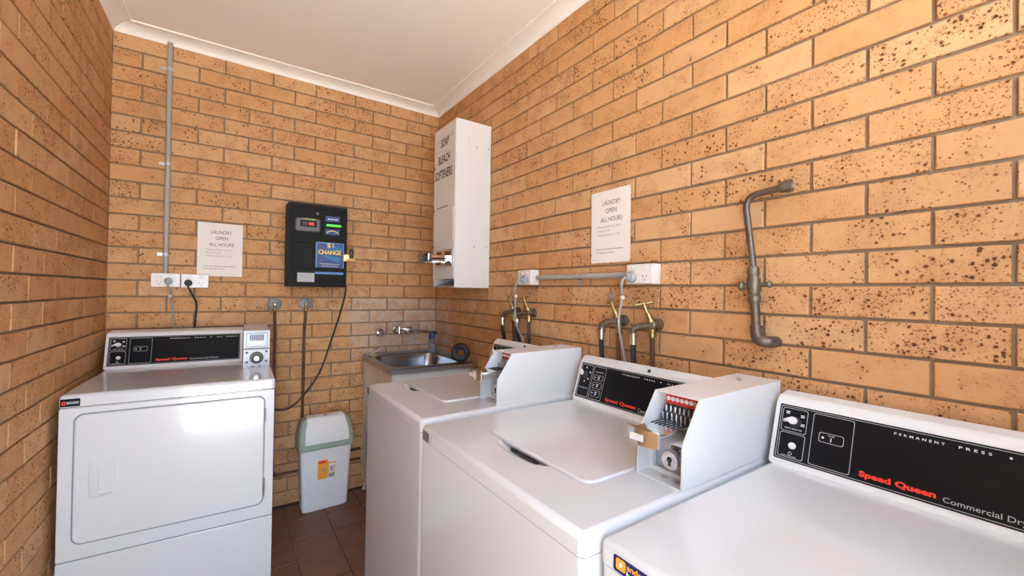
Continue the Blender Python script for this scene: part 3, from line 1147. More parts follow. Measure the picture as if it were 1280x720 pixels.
# rim and bowl as one pressed sheet
outer = rrect(0, 0, tw, td, 0.012, 6)
rims = [(outer, ZK - 0.028), (outer, ZK - 0.003), (rrect(0.003, 0.003, tw - 0.003, td - 0.003, 0.011, 6), ZK)]
rims += [(rrect(0.044, 0.052, tw - 0.052, td - 0.088, 0.065, 6), ZK), (rrect(0.049, 0.057, tw - 0.057, td - 0.093, 0.062, 6), ZK - 0.006),
         (rrect(0.064, 0.072, tw - 0.072, td - 0.112, 0.055, 6), ZK - 0.15), (rrect(0.075, 0.083, tw - 0.083, td - 0.119, 0.05, 6), ZK - 0.20),
         (rrect(0.12, 0.13, tw - 0.13, td - 0.165, 0.04, 6), ZK - 0.215)]
bm = B()
L_ = [[bm.verts.new((a, b, z)) for a, b in p] for p, z in rims]
for A, C in zip(L_, L_[1:]):
    n = len(A)
    for i in range(n):
        bm.faces.new((A[i], A[(i + 1) % n], C[(i + 1) % n], C[i]))
bm.faces.new(L_[-1])
bw = obj('bowl', bm, 'steel', r, smooth=True, angle=45)
bm = B()
box(bm, -0.001, -0.0015, ZK - 0.029, tw + 0.001, 0.001, ZK - 0.006)
obj('front_lip', bm, 'zinc', r)
bm = B()
box(bm, tw - 0.012, 0.01, ZK - 0.002, tw - 0.002, td - 0.002, ZK + 0.022, 0.003, 1)
box(bm, 0.012, td - 0.012, ZK - 0.002, tw - 0.002, td - 0.002, ZK + 0.016, 0.003, 1)
obj('upstand', bm, 'steelrim', r)
bm = B()
lathe(bm, (0.26, 0.26, ZK - 0.2155), (0.26, 0.26, 2), [(0, 0.03), (0.003, 0.028), (0.002, 0.012)], 20)
obj('drain', bm, 'chrome', r, smooth=True)


def wall_tap(x, z, label):
    t = thing('tap', label, 'tap', (x, 0, z), group='taps over the laundry tub')
    bm = B()
    lathe(bm, (0, 0.002, 0), (0, -1, 0), [(0, 0.030), (0.006, 0.029), (0.012, 0.022), (0.014, 0.014)], 22)
    obj('flange', bm, 'steel', t, smooth=True)
    bm = B()
    lathe(bm, (0, -0.01, 0), (0, -1, 0), [(0, 0.013), (0.03, 0.012), (0.034, 0.015), (0.046, 0.015), (0.054, 0.010), (0.054, 0)], 18, cap=False)
    obj('spindle', bm, 'chrome', t, smooth=True)
    bm = B()
    for k in range(4):
        a = math.radians(45 + 90 * k)
        tube(bm, [(0, -0.052, 0), (math.cos(a) * 0.03, -0.056, math.sin(a) * 0.03)], 0.0055, 8)
        ball(bm, (math.cos(a) * 0.031, -0.056, math.sin(a) * 0.031), 0.007)
    obj('handle', bm, 'chrome', t, smooth=True)
    return t


wall_tap(-0.42, 1.045, 'chrome cross-handle wall tap left of the spout')
wall_tap(-0.208, 1.053, 'chrome cross-handle wall tap right of the spout base, behind the spout')
t = thing('sink_spout', 'chrome swivel spout over the tub swung towards the corner', 'spout', (-0.303, 0, 1.062))
bm = B()
lathe(bm, (0, 0.002, 0), (0, -1, 0), [(0, 0.027), (0.005, 0.026), (0.010, 0.016), (0.05, 0.014)], 20)
obj('flange', bm, 'steel', t, smooth=True)
bm = B()
cyl(bm, (0.004, -0.058, -0.024), (0.004, -0.058, 0.028), 0.011, 16, ch=0.003)
obj('swivel', bm, 'chrome', t, smooth=True)
bm = B()
tube(bm, [(0.004, -0.058, 0.012), (0.05, -0.080, 0.008), (0.20, -0.100, -0.012), (0.235, -0.104, -0.018)], 0.008, 12, smooth=4)
obj('pipe', bm, 'chrome', t, smooth=True)
bm = B()
tube(bm, [(0.225, -0.103, -0.016), (0.252, -0.106, -0.020), (0.262, -0.107, -0.034)], 0.0095, 12, smooth=4)
obj('nozzle', bm, 'blackplastic', t, smooth=True)

t = thing('soap_bottle', 'clear plastic bottle with a dark blue cap at the back corner of the tub', 'bottle', (-0.052, -0.055, ZK))
bm = B()
lathe(bm, (0, 0, 0.0), (0, 0, 1), [(0, 0.022), (0.004, 0.025), (0.075, 0.025), (0.09, 0.018), (0.10, 0.011), (0.104, 0.011)], 20)
obj('body', bm, 'clear', t, smooth=True)
bm = B()
lathe(bm, (0, 0, 0.098), (0, 0, 1), [(0, 0.020), (0.026, 0.021), (0.034, 0.017), (0.036, 0.0)], 18, cap=False)
obj('cap', bm, 'bluecap', t, smooth=True)
bm = B()
tube(bm, [(0, 0, 0.13), (0.012, -0.01, 0.140), (0.028, -0.02, 0.128)], 0.006, 8, smooth=4)
obj('spout', bm, 'tag', t, smooth=True)

t = thing('scrubbing_brush', 'thin white handled brush leaning at the left end of the tub', 'brush', (-0.50, -0.045, ZK))
bm = B()
tube(bm, [(0.0, 0, 0.008), (0.05, 0.008, 0.028), (0.095, 0.018, 0.050)], 0.0035, 8, smooth=4)
obj('handle', bm, 'white', t, smooth=True)
bm = B()
box(bm, -0.022, -0.008, 0.0, 0.004, 0.008, 0.012, 0.003, 2)
obj('brush_head', bm, 'greyplastic', t)
bm = B()
box(bm, -0.022, -0.012, 0, 0.022, 0.012, 0.014, 0.005, 3)
o = obj('soap_bar', bm, 'soap', None, smooth=True, loc=(-0.485, -0.082, ZK))
tag(o, 'small yellowish bar of soap on the left rim of the tub', 'soap')

t = thing('hose_coil', 'black ring of hose with dark green inside, at the front right of the tub', 'hose', (-0.085, -0.575, ZK))
bm = B()
torus(bm, (0, 0, 0.062), (-0.62, -0.78, 0.12), 0.040, 0.020, 28, 12)
obj('ring', bm, 'blackrubber', t, smooth=True)
bm = B()
torus(bm, (0.012, 0.022, 0.060), (-0.62, -0.78, 0.12), 0.037, 0.016, 28, 12)
obj('inner_coil', bm, 'darkgreen', t, smooth=True)

# ------------------------------------------------------------------ soap dispenser on the right wall
PX, PY0, PY1, PZ0, PZ1 = 0.234, -0.770, -0.470, 1.365, 2.348
r = thing('soap_dispenser', 'tall white wall cabinet lettered SOAP BLEACH SOFTENERS with a coin slide', 'dispenser', (0, PY1, PZ0), -math.pi / 2)
# local: x along the front 0..0.30, y from the front (-PX) to the wall 0
pw, ph = PY1 - PY0, PZ1 - PZ0
bm = B()
box(bm, 0, -PX, 0, pw, -0.001, ph, 0.003, 2)
body = obj('body', bm, 'enamel2', r, smooth=True)
bm = B()
box(bm, 0.012, -PX - 0.05, 0.006, pw - 0.006, -PX + 0.12, 0.050)
cut(body, bm)
bm = B()
prism(bm, [(-PX + 0.003, 0.0065), (-PX + 0.118, 0.045), (-PX + 0.118, 0.047), (-PX + 0.003, 0.0085)], YZ, 0.013, pw - 0.007)
obj('chute', bm, 'zinc', r)
bm = B()
box(bm, 0.004, -PX - 0.004, 0.052, pw - 0.004, -PX, ph - 0.004, 0.0015, 1)
fd = obj('front_door', bm, 'enamel2', r)
bm = B()
box(bm, 0.002, -PX - 0.012, 0.0, pw - 0.002, -PX + 0.003, 0.005)
obj('chute_lip', bm, 'zinc', r)
yf = -PX - 0.0045
for k, (s_, z_, w_, h_) in enumerate((('SOAP', 0.856, 0.115, 0.052), ('BLEACH', 0.756, 0.165, 0.052), ('SOFTENERS', 0.662, 0.240, 0.056))):
    tobj('lettering', text_bm(s_, w_, h_, MX((0.150 - 0.006 * k, yf, z_), (1, 0, 0), (0, 0, 1)), bold=0.025, align='C', shear=0.15), 'ink', fd)
bm = B()
random.seed(3)
for k in range(8):
    a = k / 7
    x_ = 0.035 + a * 0.21
    q = [(x_, 0.895 + random.uniform(-.02, .01)), (x_ + 0.010, 0.890), (x_ + 0.02 * (a - .5) + 0.004, 0.925 + random.uniform(0, .02))]
    prism(bm, q, XZ, yf + 0.0005, yf - 0.0002)
obj('splash_print', bm, 'lidgap', fd)
bm = B()
box(bm, 0.050, -PX - 0.0052, 0.485, 0.205, -PX - 0.003, 0.490)
obj('instruction_line', bm, 'ink', fd)
bm = B()
plate_soft(bm, rrect(0.020, 0.270, pw - 0.015, 0.470, 0.004, 2), XZ, -PX - 0.003, -PX - 0.0075, 0.001)
wp = obj('service_plate', bm, 'enamel2', fd)
for x_, z_ in ((0.030, 0.455), (pw - 0.028, 0.455), (0.030, 0.285), (pw - 0.028, 0.285)):
    bm = B()
    lathe(bm, (x_, -PX - 0.007, z_), (x_, -9, z_), [(0, 0.006), (0.003, 0.005), (0.0035, 0)], 12, cap=False)
    obj('screw', bm, 'zinc', fd, smooth=True)
for z_ in (0.744, 0.250, 0.478):
    bm = B()
    lathe(bm, (0.018, -PX - 0.003, z_), (0.018, -9, z_), [(0, 0.010), (0.006, 0.009), (0.007, 0.0)], 14, cap=False)
    obj('door_lock', bm, 'chrome', fd, smooth=True)
bm = B()
box(bm, 0.055, -PX - 0.009, 0.125, 0.275, -PX - 0.003, 0.225, 0.002, 1)
cs = obj('coin_slide', bm, 'chrome', r)
for (a, b_, c_, d_) in ((0.070, 0.135, 0.190, 0.213), (0.190, 0.262, 0.190, 0.213), (0.070, 0.135, 0.135, 0.158), (0.190, 0.262, 0.135, 0.158)):
    bm = B()
    box(bm, a, -PX - 0.0105, c_, b_, -PX - 0.008, d_)
    obj('slide_window', bm, 'copper', cs)
bm = B()
box(bm, 0.095, -PX - 0.115, 0.160, 0.235, -PX - 0.006, 0.172, 0.002, 1)
box(bm, 0.095, -PX - 0.110, 0.150, 0.100, -PX - 0.010, 0.186)
box(bm, 0.230, -PX - 0.110, 0.150, 0.235, -PX - 0.010, 0.186)
obj('slide_tray', bm, 'chrome', cs)
bm = B()
box(bm, 0.088, -PX - 0.140, 0.148, 0.242, -PX - 0.112, 0.196, 0.006, 2)
obj('slide_grip', bm, 'steel', cs, smooth=True)
bm = B()
for k in range(5):
    box(bm, 0.112 + k * 0.022, -PX - 0.108, 0.172, 0.121 + k * 0.022, -PX - 0.080, 0.190)
obj('slide_fingers', bm, 'blackplastic', cs)
for y_, z_ in ((-0.101, 0.837), (-0.018, 0.840), (-0.106, 0.246), (-0.024, 0.247)):
    bm = B()
    lathe(bm, (pw - 0.001, y_, z_), (9, y_, z_), [(0, 0.0075), (0.002, 0.007), (0.0045, 0.003), (0.0045, 0)], 14, cap=False)
    obj('screw', bm, 'zinc', r, smooth=True)
bm = B()
box(bm, pw - 0.001, -0.160, 0.835, pw + 0.0012, -0.153, 0.885)
obj('mark_strip', bm, 'tag', r)

# ------------------------------------------------------------------ change machine on the back wall
CX0, CX1, CZ0, CZ1, CY = -1.017, -0.681, 1.357, 1.862, -0.125
r = thing('change_machine', 'black steel coin change machine with $1 CHANGE sign on the back wall', 'change machine', (CX0, 0, CZ0))
chm = r
cw, ch = CX1 - CX0, CZ1 - CZ0
ab = lambda a, b_: (a * cw, (1 - b_) * ch)


def crect(a0, b0, a1, b1, rad=0.004, seg=3):
    x0, z0 = ab(a0, b1)
    x1, z1 = ab(a1, b0)
    return rrect(x0, z0, x1, z1, rad, seg)


bm = B()
box(bm, 0, CY, 0, cw, -0.001, ch, 0.004, 2)
obj('housing', bm, 'blackpaint', r)
bm = B()
frame_lines(bm, crect(0.0, 0.0, 1.0, 1.0), XZ, CY + 0.001, CY - 0.010, 0.022)
obj('frame', bm, 'blackpaint', r)
bm = B()
prism(bm, crect(0.085, 0.065, 0.955, 0.425), XZ, CY + 0.001, CY - 0.005)
ud = obj('upper_door', bm, 'blackpaint', r)
bm = B()
lathe(bm, (*[ab(0.48, 0.106)[0], CY - 0.004], ab(0.48, 0.106)[1]), (ab(0.48, 0.106)[0], -9, ab(0.48, 0.106)[1]), [(0, 0.010), (0.005, 0.009), (0.006, 0.006), (0.003, 0.003)], 16)
obj('lock', bm, 'coverplate', ud, smooth=True)
bm = B()
plate_soft(bm, crect(0.115, 0.175, 0.530, 0.335, 0.014, 6), XZ, CY - 0.004, CY - 0.016, 0.006)
bz = obj('display_bezel', bm, 'darkgrey', ud, smooth=True)
bm = B()
prism(bm, crect(0.19, 0.200, 0.465, 0.280, 0.003), XZ, CY - 0.015, CY - 0.0172)
obj('display', bm, 'black', ud)
x_, z_ = ab(0.33, 0.262)
tobj('digits', text_bm('00', 0.030, 0.021, MX((x_, CY - 0.0176, z_), (1, 0, 0), (0, 0, 1)), bold=0.03), 'ledred', ud)
x_, z_ = ab(0.23, 0.262)
tobj('dim_digits', text_bm('00', 0.028, 0.021, MX((x_, CY - 0.0176, z_), (1, 0, 0), (0, 0, 1)), bold=0.03), 'leddim', ud)
x_, z_ = ab(0.225, 0.194)
tobj('display_lettering', text_bm('CHANGER', 0.070, 0.009, MX((x_, CY - 0.0166, z_), (1, 0, 0), (0, 0, 1)), bold=0.02), 'lime', ud)
bm = B()
prism(bm, crect(0.605, 0.115, 0.885, 0.360, 0.003), XZ, CY - 0.004, CY - 0.010)
bv = obj('bill_validator', bm, 'black', ud)
bm = B()
prism(bm, crect(0.615, 0.122, 0.865, 0.190, 0.002), XZ, CY - 0.009, CY - 0.0115)
obj('note_label', bm, 'blue', ud)
x_, z_ = ab(0.655, 0.170)
tobj('note_lettering', text_bm('$5 $10 $20', 0.058, 0.010, MX((x_, CY - 0.012, z_), (1, 0, 0), (0, 0, 1)), bold=0.02), 'white', ud)
bm = B()
box(bm, 0.630 * cw, CY - 0.016, (1 - 0.250) * ch, 0.890 * cw, CY - 0.008, (1 - 0.222) * ch, 0.003, 2)
obj('note_slot_light', bm, 'ledgreen', ud)
bm = B()
prism(bm, crect(0.615, 0.285, 0.865, 0.350, 0.002), XZ, CY - 0.009, CY - 0.0115)
obj('arc_label', bm, 'blue', ud)
bm = B()
cx_, cz_ = ab(0.74, 0.352)
for k in range(10):
    a0, a1 = math.radians(25 + 13 * k), math.radians(25 + 13 * (k + 1))
    q = [(cx_ + R_ * math.cos(a) * 1.5, cz_ + R_ * math.sin(a)) for a, R_ in ((a0, 0.022), (a1, 0.022), (a1, 0.027), (a0, 0.027))]
    prism(bm, q, XZ, CY - 0.0112, CY - 0.0119)
obj('arc_print', bm, 'yellow', ud)
# middle door with strap frame round it
bm = B()
frame_lines(bm, crect(-0.012, 0.425, 0.985, 0.815, 0.003), XZ, CY - 0.002, CY - 0.018, 0.020)
obj('security_strap', bm, 'blackpaint', r)
bm = B()
prism(bm, crect(0.075, 0.47, 0.955, 0.77), XZ, CY + 0.001, CY - 0.008)
md = obj('middle_door', bm, 'blackpaint', r)
bm = B()
prism(bm, crect(0.455, 0.452, 0.945, 0.765, 0.004), XZ, CY - 0.008, CY - 0.0188)
sg = obj('change_sign', bm, 'skyblue', r)
bm = B()
prism(bm, crect(0.475, 0.465, 0.925, 0.765, 0.003), XZ, CY - 0.018, CY - 0.0196)
obj('sign_field', bm, 'blue', sg)
bm = B()
P_ = lambda a, b_: ab(a, b_)
prism(bm, [P_(0.72, 0.48), P_(0.905, 0.49), P_(0.905, 0.56), P_(0.60, 0.535)], XZ, CY - 0.0194, CY - 0.0199)
prism(bm, [P_(0.55, 0.605), P_(0.90, 0.625), P_(0.88, 0.70), P_(0.70, 0.665)], XZ, CY - 0.0194, CY - 0.0199)
obj('sign_arrow', bm, 'blue2', sg)
x_, z_ = ab(0.70, 0.520)
tobj('sign_price', text_bm('$1', 0.040, 0.030, MX((x_ - 0.020, CY - 0.0200, z_), (1, 0, 0), (0, 0, 1)), bold=0.018, spacing=1.08), 'yellow', sg)
x_, z_ = ab(0.695, 0.600)
tobj('sign_word', text_bm('CHANGE', 0.134, 0.028, MX((x_, CY - 0.0200, z_), (1, 0, 0), (0, 0, 1)), bold=0.03, align='C'), 'yellow', sg)
bm = B()
for z0_, wid in ((0.722, 0.36), (0.748, 0.29)):
    for k in range(9):
        x0_ = 0.70 - wid / 2 + wid * k / 9
        a_, b__ = ab(x0_, z0_)
        prism(bm, rrect(a_, b__, a_ + wid * cw / 9 * 0.75, b__ + 0.006, 0.001, 1), XZ, CY - 0.0194, CY - 0.0199)
obj('sign_small_print', bm, 'greyprint', sg)
bm = B()
prism(bm, crect(0.455, 0.815, 0.945, 0.842, 0.002), XZ, CY - 0.002, CY - 0.012)
obj('sign_foot', bm, 'skyblue', r)
bm = B()
prism(bm, crect(0.075, 0.845, 0.955, 0.960), XZ, CY + 0.001, CY - 0.006)
obj('lower_door', bm, 'blackpaint', r)
bm = B()
prism(bm, crect(0.165, 0.832, 0.445, 0.942, 0.002), XZ, CY - 0.005, CY - 0.0085)
obj('rating_label', bm, 'greyprint', r)
bm = B()
box(bm, -0.004, CY - 0.018, 0.0, cw + 0.001, CY + 0.002, 0.010)
obj('bottom_lip', bm, 'blackpaint', r)
bm = B()
box(bm, cw - 0.004, CY - 0.022, ch * (1 - 0.66), cw + 0.020, CY - 0.012, ch * (1 - 0.60))
obj('hasp', bm, 'blackpaint', r)
t = thing('padlock', 'brass padlock with black shackle on the right of the change machine', 'padlock', (CX1 + 0.012, CY - 0.032, CZ0 + ch * (1 - 0.675)))
bm = B()
box(bm, -0.040, -0.012, 0, 0.034, 0.012, 0.046, 0.005, 3)
obj('body', bm, 'padlock', t, smooth=True)
bm = B()
tube(bm, [(0.004, 0, 0.02), (0.004, 0, 0.062), (0.008, 0, 0.076), (0.016, 0.006, 0.078), (0.022, 0.010, 0.066), (0.022, 0.010, 0.034)], 0.0055, 10, smooth=4)
box(bm, -0.004, -0.0135, 0.020, 0.022, -0.011, 0.044)
obj('shackle', bm, 'blackplastic', t, smooth=True)
bm = B()
tube(bm, [(-0.668, -0.06, 1.362), (-0.660, -0.035, 1.335), (-0.678, -0.018, 1.221), (-0.738, -0.016, 1.014), (-0.806, -0.024, 0.812), (-0.897, -0.050, 0.686), (-0.975, -0.060, 0.618), (-1.05, -0.06, 0.612), (-1.16, -0.045, 0.66)], 0.0055, 8, smooth=8)
o = obj('power_cord', bm, 'blackrubber', chm, smooth=True, loc=(-CX0, 0, -CZ0))
o['label'] = 'black power cord curving down behind the left dryer'


# ------------------------------------------------------------------ paper notices
def notice(label, loc, rz, flip, curl):
    r = thing('paper_notice', label, 'notice', loc, rz, 'laundry opening notices')
    W_, H_ = 0.214, 0.304
    bm = B()
    nx, nz = 12, 16

    def yy(u_, v_):
        e_ = curl * (0.35 * math.sin(u_ * 7 + v_ * 2) + 0.65 * (max(0, v_ - 0.75) * 4) ** 2 * (0.4 + 0.6 * u_))
        return -0.004 - abs(e_)
    gf = [[bm.verts.new((W_ * i / nx, yy(i / nx, j / nz), H_ * j / nz)) for j in range(nz + 1)] for i in range(nx + 1)]
    gb = [[bm.verts.new((W_ * i / nx, yy(i / nx, j / nz) + 0.0006, H_ * j / nz)) for j in range(nz + 1)] for i in range(nx + 1)]
    for i in range(nx):
        for j in range(nz):
            bm.faces.new((gf[i][j], gf[i + 1][j], gf[i + 1][j + 1], gf[i][j + 1]))
            bm.faces.new((gb[i][j], gb[i][j + 1], gb[i + 1][j + 1], gb[i + 1][j]))
    for i in range(nx):
        for j in (0, nz):
            bm.faces.new((gf[i][j], gf[i + 1][j], gb[i + 1][j], gb[i][j]))
    for j in range(nz):
        for i in (0, nx):
            bm.faces.new((gf[i][j], gf[i][j + 1], gb[i][j + 1], gb[i][j]))
    obj('sheet', bm, 'paper', r, smooth=True)

    def lay(bm_):
        for v in bm_.verts:
            v.co.y = yy(v.co.x / W_, v.co.z / H_) - 0.0006
        return bm_
    at = lambda x, z: MX((x, 0, z), (1, 0, 0), (0, 0, 1))
    bm = B()
    text_bm('LAUNDRY', 0.098, 0.0195, at(0.112, 0.242), align='C', bm=bm)
    text_bm('OPEN', 0.058, 0.0195, at(0.112, 0.208), align='C', bm=bm)
    text_bm('ALL HOURS', 0.116, 0.0195, at(0.112, 0.172), align='C', bm=bm)
    tobj('heading', lay(bm), 'ink', r)
    bm = B()
    text_bm('\u2022Washing Machines 4x $2', 0.130, 0.0100, at(0.036, 0.146), bm=bm)
    text_bm('\u2022Dryers 4 x $2', 0.072, 0.0100, at(0.036, 0.129), bm=bm)
    text_bm('\u2022Washing Powder 2 x $1', 0.124, 0.0100, at(0.036, 0.111), bm=bm)
    tobj('price_lines', lay(bm), 'greyink', r)
    bm = B()
    text_bm('Coins and washing powder available', 0.148, 0.0075, at(0.030, 0.053), bold=0.01, bm=bm)
    text_bm('from dispenser on wall', 0.094, 0.0075, at(0.030, 0.039), bold=0.01, bm=bm)
    tobj('footer_lines', lay(bm), 'ink', r)
    return r


notice('white paper notice LAUNDRY OPEN ALL HOURS above the power points on the back wall', (-1.452, 0, 1.408), 0.0, False, 0.001)
notice('curled white paper notice LAUNDRY OPEN ALL HOURS on the right wall above the conduit', (0, -1.630, 1.474), -math.pi / 2, False, 0.005)


# ------------------------------------------------------------------ electrical
def outlet_face(parent, w_, h_, y):
    """switch and socket details on a plate w_ x h_ whose face lies at y"""
    for a in (0.27, 0.73):
        bm = B()
        plate_soft(bm, rrect(w_ * a - 0.010, h_ * 0.66, w_ * a + 0.010, h_ * 0.66 + 0.014, 0.004, 3), XZ, y + 0.001, y - 0.004, 0.002)
        obj('switch', bm, 'gpo', parent, smooth=True)
        bm = B()
        for dx, dz, tl in ((-0.008, 0.004, 0.5), (0.008, 0.004, -0.5), (0, -0.010, 0)):
            cx, cz = w_ * a + dx, h_ * 0.33 + dz
            q = [(-0.0012, -0.004), (0.0012, -0.004), (0.0012, 0.004), (-0.0012, 0.004)]
            q = [(cx + p * math.cos(tl) - s_ * math.sin(tl), cz + p * math.sin(tl) + s_ * math.cos(tl)) for p, s_ in q]
            prism(bm, q, XZ, y + 0.0005, y - 0.0006)
        obj('socket_slots', bm, 'blackplastic', parent)


def power_point(label, x0, z0, w_, h_, dy):
    r = thing('power_outlet', label, 'power outlet', (x0, 0, z0), group='double power outlets on the back wall')
    bm = B()
    box(bm, 0.004, -dy + 0.008, 0.004, w_ - 0.004, -0.001, h_ - 0.004)
    obj('mounting_block', bm, 'gpo', r)
    bm = B()
    box(bm, 0, -dy, 0, w_, -dy + 0.009, h_, 0.003, 2)
    obj('plate', bm, 'gpo', r)
    outlet_face(r, w_, h_, -dy)


power_point('white power point under the conduit with a grey plug in it', -1.645, 1.342, 0.122, 0.074, 0.032)
power_point('white power point below the notice with a black plug in it', -1.5185, 1.340, 0.122, 0.075, 0.032)


def plug(label, c, axis, mat, path, tagpos=None, r=0.018):
    t = thing('plug_and_cord', label, 'plug', c)
    d = Vector(axis).normalized()
    bm = B()
    lathe(bm, (0, 0, 0), d, [(0, r * 0.9), (0.003, r), (0.016, r), (0.022, r * 0.8), (0.024, r * 0.45), (0.036, r * 0.40)], 18)
    obj('plug', bm, mat, t, smooth=True)
    bm = B()
    rel = [Vector(p) - Vector(c) for p in path]
    tube(bm, rel, 0.0048, 8, smooth=8)
    obj('cord', bm, 'cordgrey' if mat == 'greyplastic' else 'blackrubber', t, smooth=True)
    if tagpos:
        bm = B()
        p = Vector(tagpos) - Vector(c)
        box(bm, p.x - 0.007, p.y - 0.007, p.z - 0.007, p.x + 0.007, p.y + 0.007, p.z + 0.007, 0.002, 1)
        obj('test_tag', bm, 'tag', t)


plug('grey round plug and cord in the power point under the conduit', (-1.571, -0.0335, 1.374), (0, -1, 0), 'greyplastic',
     [(-1.571, -0.066, 1.372), (-1.570, -0.075, 1.350), (-1.562, -0.062, 1.30), (-1.555, -0.045, 1.25), (-1.546, -0.032, 1.16), (-1.540, -0.030, 1.06)], (-1.561, -0.060, 1.293))
plug('black round plug and cord in the power point below the notice', (-1.486, -0.0335, 1.366), (0, -1, 0), 'blackplastic',
     [(-1.486, -0.066, 1.364), (-1.484, -0.074, 1.342), (-1.462, -0.055, 1.29), (-1.448, -0.035, 1.25), (-1.452, -0.030, 1.16), (-1.455, -0.030, 1.06)])


def wall_box(label, yfar, w_, z0, h_, dp):
    r = thing('outlet_box', label, 'power outlet', (0, yfar, z0), -math.pi / 2, 'surface boxes on the right wall')
    bm = B()
    box(bm, 0, -dp, 0, w_, -0.001, h_, 0.003, 2)
    obj('box', bm, 'gpo', r, smooth=True)
    bm = B()
    box(bm, 0.001, -dp - 0.009, 0.001, w_ - 0.001, -dp + 0.002, h_ - 0.001, 0.003, 2)
    obj('plate', bm, 'gpo', r, smooth=True)
    outlet_face(r, w_, h_, -dp - 0.009)


wall_box('small white outlet box nearer the soap dispenser, at the far end of the grey conduit', -1.147, 0.112, 1.381, 0.078, 0.046)
wall_box('white outlet box at the near end of the grey conduit, under the curled notice', -1.868, 0.117, 1.382, 0.075, 0.046)
plug('grey plug and cord in the outlet box nearer the soap dispenser', (-0.0555, -1.222, 1.409), (-1, 0, 0), 'greyplastic',
     [(-0.088, -1.222, 1.408), (-0.105, -1.210, 1.395), (-0.105, -1.195, 1.36), (-0.085, -1.172, 1.326), (-0.088, -1.175, 1.24), (-0.075, -1.180, 1.16), (-0.040, -1.182, 1.09), (-0.034, -1.182, 1.00)], (-0.085, -1.172, 1.324), r=0.021)
plug('grey plug and cord in the outlet box under the curled notice', (-0.0555, -1.900, 1.407), (-1, 0, 0), 'greyplastic',
     [(-0.088, -1.900, 1.406), (-0.105, -1.893, 1.395), (-0.10, -1.885, 1.36), (-0.075, -1.868, 1.33), (-0.085, -1.860, 1.25), (-0.074, -1.862, 1.17), (-0.040, -1.852, 1.09), (-0.034, -1.850, 1.00)], (-0.075, -1.868, 1.33), r=0.021)


def conduit(label, p0, p1, clips, n, mat='conduit', r=0.012, side=(1, 0, 0)):
    t = thing('conduit', label, 'conduit', p0)
    d = Vector(p1) - Vector(p0)
    bm = B()
    tube(bm, [(0, 0, 0), d], r, 14)
    obj('tube', bm, mat, t, smooth=True)
    nv = Vector(n)
    sd_ = Vector(side)
    dn = d.normalized()
    for f in clips:
        bm = B()
        c = d * f
        for k in range(9):
            pass
        pts = []
        for k in range(9):
            a = math.pi * k / 8
            pts.append(c + sd_ * math.cos(a) * (r + 0.0015) + nv * math.sin(a) * (r + 0.0015))
        ring0 = [bm.verts.new(p - dn * 0.008) for p in pts]
        ring1 = [bm.verts.new(p + dn * 0.008) for p in pts]
        for i in range(8):
            bm.faces.new((ring0[i], ring0[i + 1], ring1[i + 1], ring1[i]))
        e_ = c - nv * (r - 0.002) + sd_ * (-(r + 0.002))
        q = e_ - sd_ * 0.022
        for a_, b_ in ((e_, q),):
            cc = (a_ + b_) / 2
            ex = abs(sd_.x) * 0.012 + abs(dn.x) * 0.008 + abs(nv.x) * 0.002
            ey = abs(sd_.y) * 0.012 + abs(dn.y) * 0.008 + abs(nv.y) * 0.002
            ez = abs(sd_.z) * 0.012 + abs(dn.z) * 0.008 + abs(nv.z) * 0.002
            box(bm, cc.x - ex, cc.y - ey, cc.z - ez, cc.x + ex, cc.y + ey, cc.z + ez)
            lathe(bm, cc, cc + nv, [(0, 0.005), (0.004, 0.005), (0.005, 0.003)], 10)
        obj('saddle_clip', bm, 'zinc', t, smooth=True)
    return t


conduit('grey vertical conduit on the back wall from the cornice to the power points', (-1.587, -0.0145, 1.412), (-1.589, -0.0145, 2.668), (0.085, 0.475, 0.885), (0, -1, 0))
conduit('grey horizontal conduit on the right wall joining the two outlet boxes', (-0.0145, -1.262, 1.419), (-0.0145, -1.866, 1.419), (0.50,), (-1, 0, 0), r=0.0125, side=(0, 0, 1))


# ------------------------------------------------------------------ plumbing
def copper_drop(label, x, bend, z0, xr, zr):
    t = thing('copper_pipe', label, 'pipe', (x, 0, 1.248), group='copper pipes on the back wall')
    bm = B()
    lathe(bm, (0, -0.0018, 0), (0, -1, 0), [(0, 0.040), (0.003, 0.040), (0.007, 0.030), (0.010, 0.016)], 24)
    obj('cover_plate', bm, 'coverplate', t, smooth=True)
    bm = B()
    lathe(bm, (0, -0.008, 0), (0, -1, 0), [(0, 0.010), (0.024, 0.010), (0.028, 0.007)], 14)
    lathe(bm, (0, -0.026, 0.006), (0, -0.026, -1), [(0, 0.007), (0.03, 0.008), (0.034, 0.011), (0.046, 0.011), (0.05, 0.008)], 14)
    obj('elbow', bm, 'brass', t, smooth=True)
    bm = B()
    pts = [(0, -0.026, -0.04), (0.0 + bend * 0.2, -0.026, -0.10), (bend, -0.024, -0.17), (bend, -0.024, -0.40), (bend, -0.024, zr - 1.248 + 0.06), (bend + 0.012, -0.024, zr - 1.248 + 0.015), (bend + 0.05, -0.024, zr - 1.248), (xr - x, -0.024, zr - 1.248)]
    tube(bm, pts, 0.0085, 10, smooth=6)
    obj('pipe', bm, 'copper', t, smooth=True)
    for s_ in (-1, 1):
        bm = B()
        lathe(bm, (bend + s_ * 0.022, -0.001, -0.255), (bend + s_ * 0.022, -9, -0.255), [(0, 0.006), (0.006, 0.006), (0.009, 0.003)], 10)
        obj('saddle_clip', bm, 'brass', t, smooth=True)


copper_drop('copper pipe on the back wall beside the left dryer coin meter', -1.067, 0.004, 0, -0.545, 0.205)
copper_drop('copper pipe on the back wall running down behind the pedal bin', -0.896, -0.006, 0, -0.545, 0.272)


